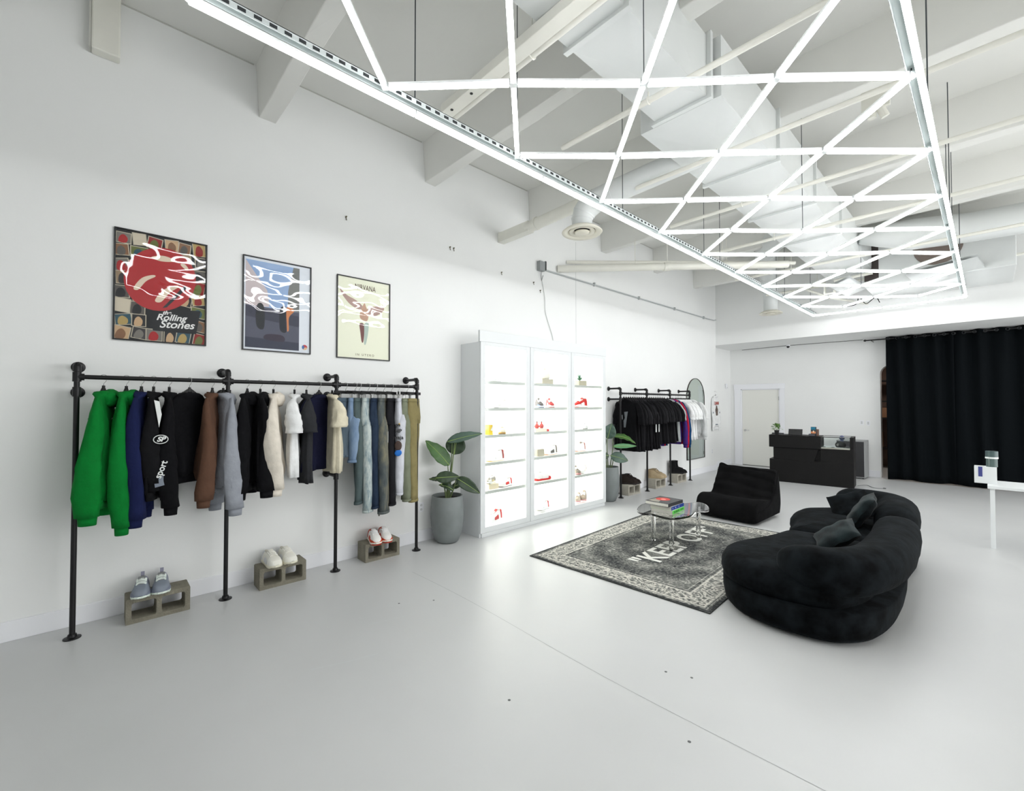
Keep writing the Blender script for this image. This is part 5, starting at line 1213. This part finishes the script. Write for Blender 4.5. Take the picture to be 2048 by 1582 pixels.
g = G(); g.lathe([(.03, 0), (.029, .0008)], seg=20); o = g.build('cover_dot', L_((230, 150, 140)), b3); o.location = (-.02, .02, .0412)

# ================================================================== LOUNGE CHAIR
def velvet(name, rgb, sheen=.4, rgb2=None, vs2=5):
    m = mat(name, rgb, .95, spec=.08, sheen=sheen, rgb2=rgb2 or tuple(int(c * .6) for c in rgb), vscale=vs2, bump=.25, bscale=14)
    m.node_tree.nodes['Principled BSDF'].inputs['Sheen Tint'].default_value = (*lin((120, 130, 134)), 1); return m
CHM = velvet('black_corduroy', (21, 21, 22), .0)
ch = empty('lounge_chair', (-2.65, 6.68, 0), math.radians(-3), 'low black ruched floor lounge chair beside the rug', 'chair')
prof = [(.05, .02), (-.0, .10), (.01, .22), (.07, .30), (.20, .335), (.38, .315), (.54, .30), (.60, .34), (.66, .44), (.73, .56), (.80, .66), (.86, .70), (.92, .68), (.95, .56), (.97, .38), (.98, .18), (.94, .04)]
pp = smoothpath([(0, p[0], p[1]) for p in prof], 6); n = len(pp); g = G(); R = []
cyy = .45; cz = .26
XS = [-.44, -.435, -.42, -.39] + [-.34 + .68 * i / 22 for i in range(23)] + [.39, .42, .435, .44]
for x in XS:
    e = abs(x) / .44; sc_ = 1 if e < .8 else math.sqrt(max(0, 1 - ((e - .8) / .2) ** 2)) * .14 + .86
    row = []
    for i, p in enumerate(pp):
        t = i / n; y_, z_ = cyy + (p.y - cyy) * sc_, cz + (p.z - cz) * sc_
        wr = 0
        if .36 < t < .82:
            w_ = math.sin((t - .36) / .46 * PI)
            wr = (abs(math.sin(t * 44 + .9 * math.sin(x * 4) + 1.6 * x * x)) ** .5 - .7) * .036 * w_ * (1 - .5 * e) + noise.noise(Vector((x * 7, t * 40, 1))) * .010 * w_
        z_ += (.05 * max(0, e - .8) / .2 * math.exp(-((t - .68) / .05) ** 2)) * (1.5 if x < 0 else .5)
        sag = -.025 * math.cos(x / .44 * PI / 2) * math.exp(-((t - .36) / .1) ** 2)
        dn = Vector((0, -.7, .5)).normalized()
        row.append((x + (.03 * (z_ - .3) * -x / .44 if z_ > .3 else 0), y_ + dn.y * wr, max(z_ + dn.z * wr + sag, .01)))
    R.append(row)
g.loft(R, closed=True); g.build('body', CHM, ch, smooth=True)
g = G(); g.tube(smoothpath([(-.42, .05, .05), (-.445, .12, .2), (-.44, .45, .22), (-.44, .72, .42), (-.43, .86, .72)], 6), .006, 6); g.build('piping', CHM, ch, smooth=True)
g = G(); g.tube(smoothpath([(.42, .05, .05), (.445, .12, .2), (.44, .45, .22), (.44, .72, .42), (.43, .86, .69)], 6), .006, 6); g.build('piping', CHM, ch, smooth=True)

# ================================================================== SOFA
SFM = velvet('black_velvet', (21, 25, 28), .06, rgb2=(4, 5, 6), vs2=8)
so = empty('curved_sofa', (-1.05, 5.2, 0), 0, 'black velvet curved sofa with a rolled back, at the right', 'sofa')
SO = Vector((-1.05, 5.2, 0))
def slab(poly, prof, name, m, n_per=7):
    P = smoothpoly([(x - SO.x, y - SO.y) for x, y in poly], n_per); k = len(P); cx = sum(p[0] for p in P) / k; cy = sum(p[1] for p in P) / k
    nr = []
    for i in range(k):
        a = Vector(P[i - 1]); b = Vector(P[(i + 1) % k]); t = (b - a).normalized(); nr.append(Vector((t.y, -t.x)))
    area2 = sum(P[i][0] * P[(i + 1) % k][1] - P[(i + 1) % k][0] * P[i][1] for i in range(k)); sg = -1 if area2 > 0 else 1
    R = [[(P[i][0] + nr[i].x * sg * d, P[i][1] + nr[i].y * sg * d, z + .006 * noise.noise(Vector((P[i][0] * 4, P[i][1] * 4, z * 3)))) for i in range(k)] for d, z in prof]
    # domed crown
    for f, dz in ((.75, .012), (.5, .02), (.25, .024), (.05, .026)):
        d0, z0 = prof[-1]
        base = R[len(prof) - 1]
        R.append([(cx + (p[0] - cx) * f, cy + (p[1] - cy) * f, z0 + dz) for p in base])
    return G().loft(R).build(name, m, so, smooth=True)
outl = [(-1.66, 4.30), (-1.56, 3.94), (-1.32, 3.74), (-1.0, 3.70), (-.70, 3.80), (-.52, 4.12), (-.48, 4.8), (-.52, 5.5), (-.50, 6.1), (-.58, 6.6), (-.85, 6.85), (-1.25, 6.78), (-1.58, 6.45), (-1.62, 6.0), (-1.45, 5.55), (-1.42, 5.15), (-1.52, 4.75)]
slab(outl, [(.14, .012), (.05, .02), (.015, .06), (0, .14), (.0, .24)], 'base', SFM)
pB = [(.0, .22), (-.015, .26), (-.012, .33), (.01, .39), (.05, .425), (.10, .44)]
pB = [(-.0 + (0.03 if z < .24 else 0), z) for d, z in pB]; pB = [(.03, .23), (.0, .25), (-.015, .30), (-.01, .36), (.02, .41), (.06, .435), (.11, .445)]
slab([(-1.66, 4.30), (-1.56, 3.95), (-1.32, 3.76), (-1.0, 3.74), (-.75, 3.85), (-.62, 4.2), (-.6, 4.8), (-.6, 5.12), (-1.0, 5.2), (-1.40, 5.16), (-1.50, 4.8)], pB, 'seat_cushion', SFM)
slab([(-1.40, 5.20), (-1.0, 5.24), (-.6, 5.16), (-.58, 5.6), (-.58, 6.2), (-.72, 6.6), (-.95, 6.75), (-1.25, 6.72), (-1.55, 6.42), (-1.60, 6.0), (-1.46, 5.6)], pB, 'seat_cushion', SFM)
def roll(pts, rx, rz, name, m=SFM, zc=.55, seed=0):
    P = smoothpath([(p[0] - SO.x, p[1] - SO.y, p[2] if len(p) > 2 else zc) for p in pts], 8); n = len(P); R = []
    for i, p in enumerate(P):
        a = P[max(i - 1, 0)]; b = P[min(i + 1, n - 1)]; t = (b - a); t.z = 0; t.normalize(); s = Vector((t.y, -t.x, 0)); q = i / (n - 1)
        e = min(q, 1 - q) * (n - 1) / 9; k = math.sqrt(max(.002, 1 - (1 - min(e, 1)) ** 2))
        R.append([tuple(p + s * (rx * k * math.copysign(abs(math.cos(a_)) ** .85, math.cos(a_)) * (1 + .03 * noise.noise(Vector((i * .3, a_, seed))))) + Vector((0, 0, rz * k * math.copysign(abs(math.sin(a_)) ** .8, math.sin(a_)) + .012 * noise.noise(Vector((p.x * 3, p.y * 3, a_)))))) for a_ in [2 * PI * j / 24 for j in range(24)]])
    return G().loft(R).build(name, m, so, smooth=True)
roll([(-1.12, 4.0, .485), (-.92, 3.90, .485), (-.72, 4.00, .48), (-.60, 4.35, .48), (-.57, 4.9, .49), (-.585, 5.35, .50), (-.60, 5.7, .50)], .17, .16, 'backrest')
roll([(-.63, 5.45, .50), (-.64, 5.8, .52), (-.66, 6.15, .52), (-.75, 6.45, .52), (-.94, 6.62, .51), (-1.14, 6.62, .50), (-1.26, 6.55, .49)], .175, .185, 'backrest')
def cushion(lab, c, size, rot, m=None):
    r = empty('throw_pillow', c, 0, lab, 'pillow', 'pillows on the sofa'); a, b_, t_ = size; g = G(); N = 16; R = []
    top = []; vs_ = []
    for sgn in (1, -1):
        for i in range(N + 1):
            for j in range(N + 1):
                u = i / N * 2 - 1; v = j / N * 2 - 1; th = t_ * (max(0, (1 - u ** 4) * (1 - v ** 4))) ** .5
                k = 1 - .07 * (1 - abs(v)) * abs(u) ** 2; k2 = 1 - .07 * (1 - abs(u)) * abs(v) ** 2
                vs_.append((u * a * k, v * b_ * k2, sgn * th + .004 * math.sin(u * 9 + v * 5)))
    row = N + 1; o_ = row * row; fs = []
    for i in range(N):
        for j in range(N):
            q = (i * row + j, (i + 1) * row + j, (i + 1) * row + j + 1, i * row + j + 1); fs.append(q); fs.append(tuple(x + o_ for x in q[::-1]))
    g.add(vs_, fs); o = g.build('pillow_body', m or mat('pillow_velvet', (34, 44, 46), .95, spec=.08, sheen=.1, rgb2=(14, 18, 20), vscale=7), r, smooth=True)
    o.rotation_euler = rot; r.location = c; return r
cushion('dark velvet pillow leaning on the far part of the sofa back', (-.90, 5.72, .60), (.20, .24, .065), (0, math.radians(-58), math.radians(8)))
cushion('dark velvet pillow lying near the rolled near end of the sofa', (-.93, 4.75, .545), (.18, .23, .055), (math.radians(5), math.radians(-35), math.radians(14)))
cushion('black pillow tucked in the far corner of the sofa', (-1.08, 6.2, .55), (.19, .19, .055), (math.radians(40), math.radians(-20), math.radians(10)), SFM)

# ================================================================== SALES COUNTER
DW = mat('black_counter_wood', (15, 14, 14), .5, spec=.25, var=.25, vscale=3, bump=.03)
dk = empty('sales_counter', (-3.335, 10.92, 0), math.radians(6), 'black stepped sales counter with a glass display top in front of the door', 'counter')
G().box(0, 1.49, .04, .60, 0, .49).build('base', DW, dk, bevel=.002)
G().box(.065, .94, .10, .60, .49, .75).build('recessed_panel', DW, dk, bevel=.002)
o = curve_mesh('slanted_panel', [[(.09, .50), (.82, .47), (.90, .745), (.08, .745)]], .1, DW, dk, bevel=.002); o.rotation_euler = (PI / 2, 0, 0); o.location = (0, .09, 0)
G().box(0, .95, 0, .52, .755, 1.022).build('raised_counter', DW, dk, bevel=.002)
G().box(.94, 1.49, .04, .60, .49, .785).build('display_base', DW, dk, bevel=.002)
G().box(1.43, 1.49, .04, .60, .785, 1.02).build('side_panel', DW, dk, bevel=.002)
G().box(.95, 1.43, .06, .58, .785, .795).build('display_floor', mat('display_white', (236, 238, 238), .5), dk)
for ya_ in (.04, .588): G().box(.95, 1.43, ya_, ya_ + .012, 1.005, 1.02).build('top_frame', mat('counter_trim', (70, 70, 68), .4), dk)
G().box(.95, 1.43, .042, .046, .785, 1.005).build('front_glass', GLASS, dk); G().box(.95, 1.43, .052, .588, 1.012, 1.016).build('top_glass', GLASS, dk)
G().box(.95, 1.43, .036, .04, .77, .80).build('display_lip', mat('counter_lip', (150, 150, 140), .5), dk)
Mdk = dk.matrix_basis.copy()
from mathutils import Euler
Mdk = TR(-3.335, 10.92, 0) @ RZ(math.radians(6))
def ond(name, lab, cat, x, y, z, rz=0):
    p = Mdk @ Vector((x, y, z)); return empty(name, p, math.radians(6 + rz), lab, cat)
r = ond('small_potted_plant', 'small bushy green plant in a black pot on the counter', 'plant', .13, .12, 1.024)
G().lathe([(.035, 0), (.05, .09), (.052, .095), (.045, .09)], seg=20).build('pot', BLK, r, smooth=True, auto=40)
rnd = random.Random(8); LG = mat('leaf_lime', (122, 160, 82), .5, rgb2=(70, 110, 50), vscale=30)
for i in range(90):
    a = rnd.uniform(0, 2 * PI); e = rnd.uniform(-.25, 1.5); rad = rnd.uniform(.07, .12); d = Vector((math.cos(a) * math.cos(e), math.sin(a) * math.cos(e), math.sin(e))); c = d * rad + Vector((0, 0, .125))
    s = Vector((-math.sin(a), math.cos(a), 0)) * .024; t_ = (d + Vector((0, 0, rnd.uniform(-.6, .6)))).normalized() * .02
    G().add([tuple(c - t_), tuple(c + s), tuple(c + t_), tuple(c - s)], [(0, 1, 2, 3)]).build('leaf', LG, r)
b = G().box(-.11, .11, -.05, .05, 0, .03).build('paper_tray', mat('tray_grey', (90, 90, 94), .5), None, bevel=.003); b.matrix_world = Mdk @ TR(.10, .3, 1.024); b.location = Mdk @ Vector((.12, .3, 1.024)); b.rotation_euler = (0, 0, math.radians(6)); tag(b, 'flat grey tray behind the small plant on the counter', 'tray')
r = ond('tablet', 'black tablet propped on a stand on the counter', 'tablet', .47, .2, 1.024, 4)
o = G().box(-.13, .13, -.006, .006, 0, .15).build('tablet_body', BLK, r, bevel=.003); o.rotation_euler = (math.radians(-35), 0, 0)
G().box(-.05, .05, .0, .14, 0, .008).build('stand_foot', BLK, r); G().box(-.02, .02, .06, .07, 0, .11).build('stand_arm', BLK, r)
r = ond('card_reader_base', 'dark low box under the colourful packets on the counter', 'box', .79, .08, 1.024)
G().box(-.055, .055, -.05, .05, 0, .042).build('case', mat('dark_grey', (50, 50, 58), .4), r, bevel=.005); G().box(-.05, .05, -.052, -.05, .01, .03).build('front_plate', mat('plate_grey', (88, 90, 100), .4), r)
r = ond('snack_packet', 'blue and orange packet standing on the counter', 'packet', .81, .16, 1.024, -5)
o = G(); o.box(-.05, .05, -.012, .012, .0, .19); o.build('packet', mat('packet_dark', (46, 60, 66), .4), r, bevel=.006)
G().box(-.045, .035, -.014, -.012, .13, .185).build('blue_band', mat('packet_blue', (20, 120, 150), .4), r); G().box(-.045, .04, -.014, -.012, .05, .09).build('orange_band', mat('packet_orange', (222, 140, 90), .4), r); G().ell((0, -.013, .09), (.014, .003, .022), 10, 6).build('print', mat('packet_cream', (240, 226, 200), .5), r)
r = ond('snack_packet', 'brown packet behind the blue and orange one on the counter', 'packet', .87, .2, 1.024, -5)
G().box(-.03, .03, -.012, .012, 0, .14).build('packet', mat('packet_brown', (120, 92, 80), .5), r, bevel=.005)
r = ond('baseball_hat', 'black cap with a grey badge inside the glass display', 'cap', 1.26, .3, .796)
G().ell((0, 0, .05), (.095, .09, .08), 20, 10).build('crown', BLK, r, smooth=True); g = G(); g.prism(smoothpoly([(.02, -.08), (.12, -.10), (.19, -.06), (.17, .02), (.06, .06)], 5), .012, .02); g.build('brim', BLK, r); G().lathe([(.028, 0), (.026, .004)], seg=18, M=TR(-.04, -.08, .055) @ RX(PI / 2)).build('badge', mat('badge_grey', (130, 128, 124), .5), r)
r = ond('blue_ball', 'blue-grey ball behind the cap in the glass display', 'ball', 1.27, .46, .796)
G().ell((0, 0, .19), (.05, .05, .05)).build('ball', mat('ball_blue', (92, 100, 136), .5), r, smooth=True); G().lathe([(.05, 0), (.045, .02), (.03, .14)], seg=16).build('stand', mat('ball_blue', (92, 100, 136), .5), r)
for i, (x, y, a, lab) in enumerate(((1.03, .2, 20, 'left folded white paper inside the glass display'), (1.2, .14, -12, 'right white sheet inside the glass display'))):
    r = ond('paper_sheet', lab, 'paper', x, y, .796, a); G().box(-.07, .08, -.05, .05, .0, .004).build('sheet', mat('paper_white', (240, 240, 238), .7), r); G().box(-.075, -.03, -.055, .04, .004, .008).build('dark_card', BLK, r)
r = empty('storage_locker', (-2.18, 12.92, 0), 0, 'light grey low locker behind the counter against the wall', 'locker')
G().box(-.26, .26, -.25, .25, .02, .86).build('case', mat('locker_grey', (150, 152, 152), .5), r, bevel=.004); G().box(-.25, .25, -.262, -.25, .05, .84).build('door', mat('locker_dark', (50, 50, 52), .5), r)
for sx in (-.22, .22):
    for sy in (-.2, .2): G().box(sx - .02, sx + .02, sy - .02, sy + .02, 0, .02).build('foot', BLK, r)
g = G(); g.tube(smoothpath([(-1.87, 11.55, .006), (-1.75, 11.75, .006), (-1.6, 11.5, .006), (-1.45, 11.55, .006)], 6), .005, 6); g.box(-1.46, -1.42, 11.53, 11.57, 0, .02)
tag(g.build('floor_cable', mat('cord_grey', (110, 110, 112), .6), smooth=False), 'thin grey cord on the floor right of the sales counter', 'cord')

# ================================================================== CURTAIN
CUR = mat('black_curtain', (7, 11, 14), .92, spec=.1)
YC = 13.0; ZR = 3.17
def curtain(x0, x1, label, ph):
    r = empty('blackout_curtain', ((x0 + x1) / 2, YC, .025), 0, label, 'curtain', 'black curtains at the back wall'); cx = (x0 + x1) / 2
    n = int((x1 - x0) / .018); m_ = 18; vs_ = []
    for i in range(n + 1):
        x = x0 + (x1 - x0) * i / n
        for j in range(m_ + 1):
            v = j / m_; z = .0 + (3.21 - .025) * v + (.012 * math.sin(x * 9) if j == 0 else 0) + (.012 * math.sin((x - x0) * 2 * PI / .30) if j == m_ else 0)
            a = .042 * (.6 + .4 * v) * math.sin((x - x0) * 2 * PI / .30 + ph + .8 * math.sin(v * 2 + x)) + .012 * math.sin(x * 31 + v * 2)
            vs_.append((x - cx, a, z))
    g = G(); g.add(vs_, [(i * (m_ + 1) + j, (i + 1) * (m_ + 1) + j, (i + 1) * (m_ + 1) + j + 1, i * (m_ + 1) + j + 1) for i in range(n) for j in range(m_)])
    o = g.build('curtain_cloth', CUR, r, smooth=True); md = o.modifiers.new('s', 'SOLIDIFY'); md.thickness = .004
    k = 0; x = x0 + .05
    while x < x1:
        g = G(); g.tube([(.026 * math.cos(a), 0, .026 * math.sin(a)) for a in [2 * PI * q / 16 for q in range(17)]], .004, 6, cap=False); o = g.build('grommet', mat('dark_grommet', (70, 72, 74), .3, metal=.8), r, smooth=True); o.location = (x - cx, -.045, ZR - .025 - .005); x += .15
    return r
curtain(-1.56, -.47, 'left black blackout curtain panel beside the white wall', 0.0)
curtain(-.52, 1.75, 'right black blackout curtain panel running out of view', 1.2)
cr = empty('curtain_rod', (-1.93, YC, ZR), 0, 'black curtain rod with round finial over the black curtains', 'curtain rod')
G().tube([(0, 0, 0), (4.2, 0, 0)], .014, 12).build('rod', BLK, cr, smooth=True, auto=40); G().ell((0, 0, 0), (.03, .024, .024)).build('finial', BLK, cr, smooth=True)
for xx in (.12, 4.0): G().tube([(xx, 0, -.02), (xx, .24, -.02)], .008, 8).build('bracket', BLK, cr)

# ================================================================== SIDE TABLE AT THE RIGHT EDGE
st_ = empty('white_side_table', (.40, 8.0, 0), 0, 'small white side table cut off at the right edge', 'table')
G().box(-.42, .42, -.3, .3, .70, .735).build('table_top', CW, st_, bevel=.004)
for sx in (-.38, .38):
    for sy in (-.26, .26): G().box(sx - .02, sx + .02, sy - .02, sy + .02, 0, .70).build('leg', CW, st_)
r = empty('white_box', (-.06, 7.98, .735), 0, 'white box with a blue stripe at the right edge of the room', 'box')
G().box(-.07, .12, -.08, .08, 0, .20).build('box_body', CW, r, bevel=.002); G().box(-.035, .0, -.0815, -.08, .08, .2).build('blue_stripe', mat('stripe_blue', (60, 66, 130), .5), r)
r = empty('glass_jar', (.02, 7.99, .935), 0, 'tinted glass jar on the white box at the right edge', 'jar')
G().lathe([(.05, 0), (.05, .12)], seg=20).build('jar', mat('jar_tint', (84, 100, 98), .2), r, smooth=True, auto=40); G().lathe([(.055, .12), (.055, .19)], seg=20).build('lid', mat('jar_lid', (70, 88, 88), .4), r, smooth=True, auto=40); G().lathe([(.056, .10), (.056, .12)], seg=20).build('rim_band', WHP, r)
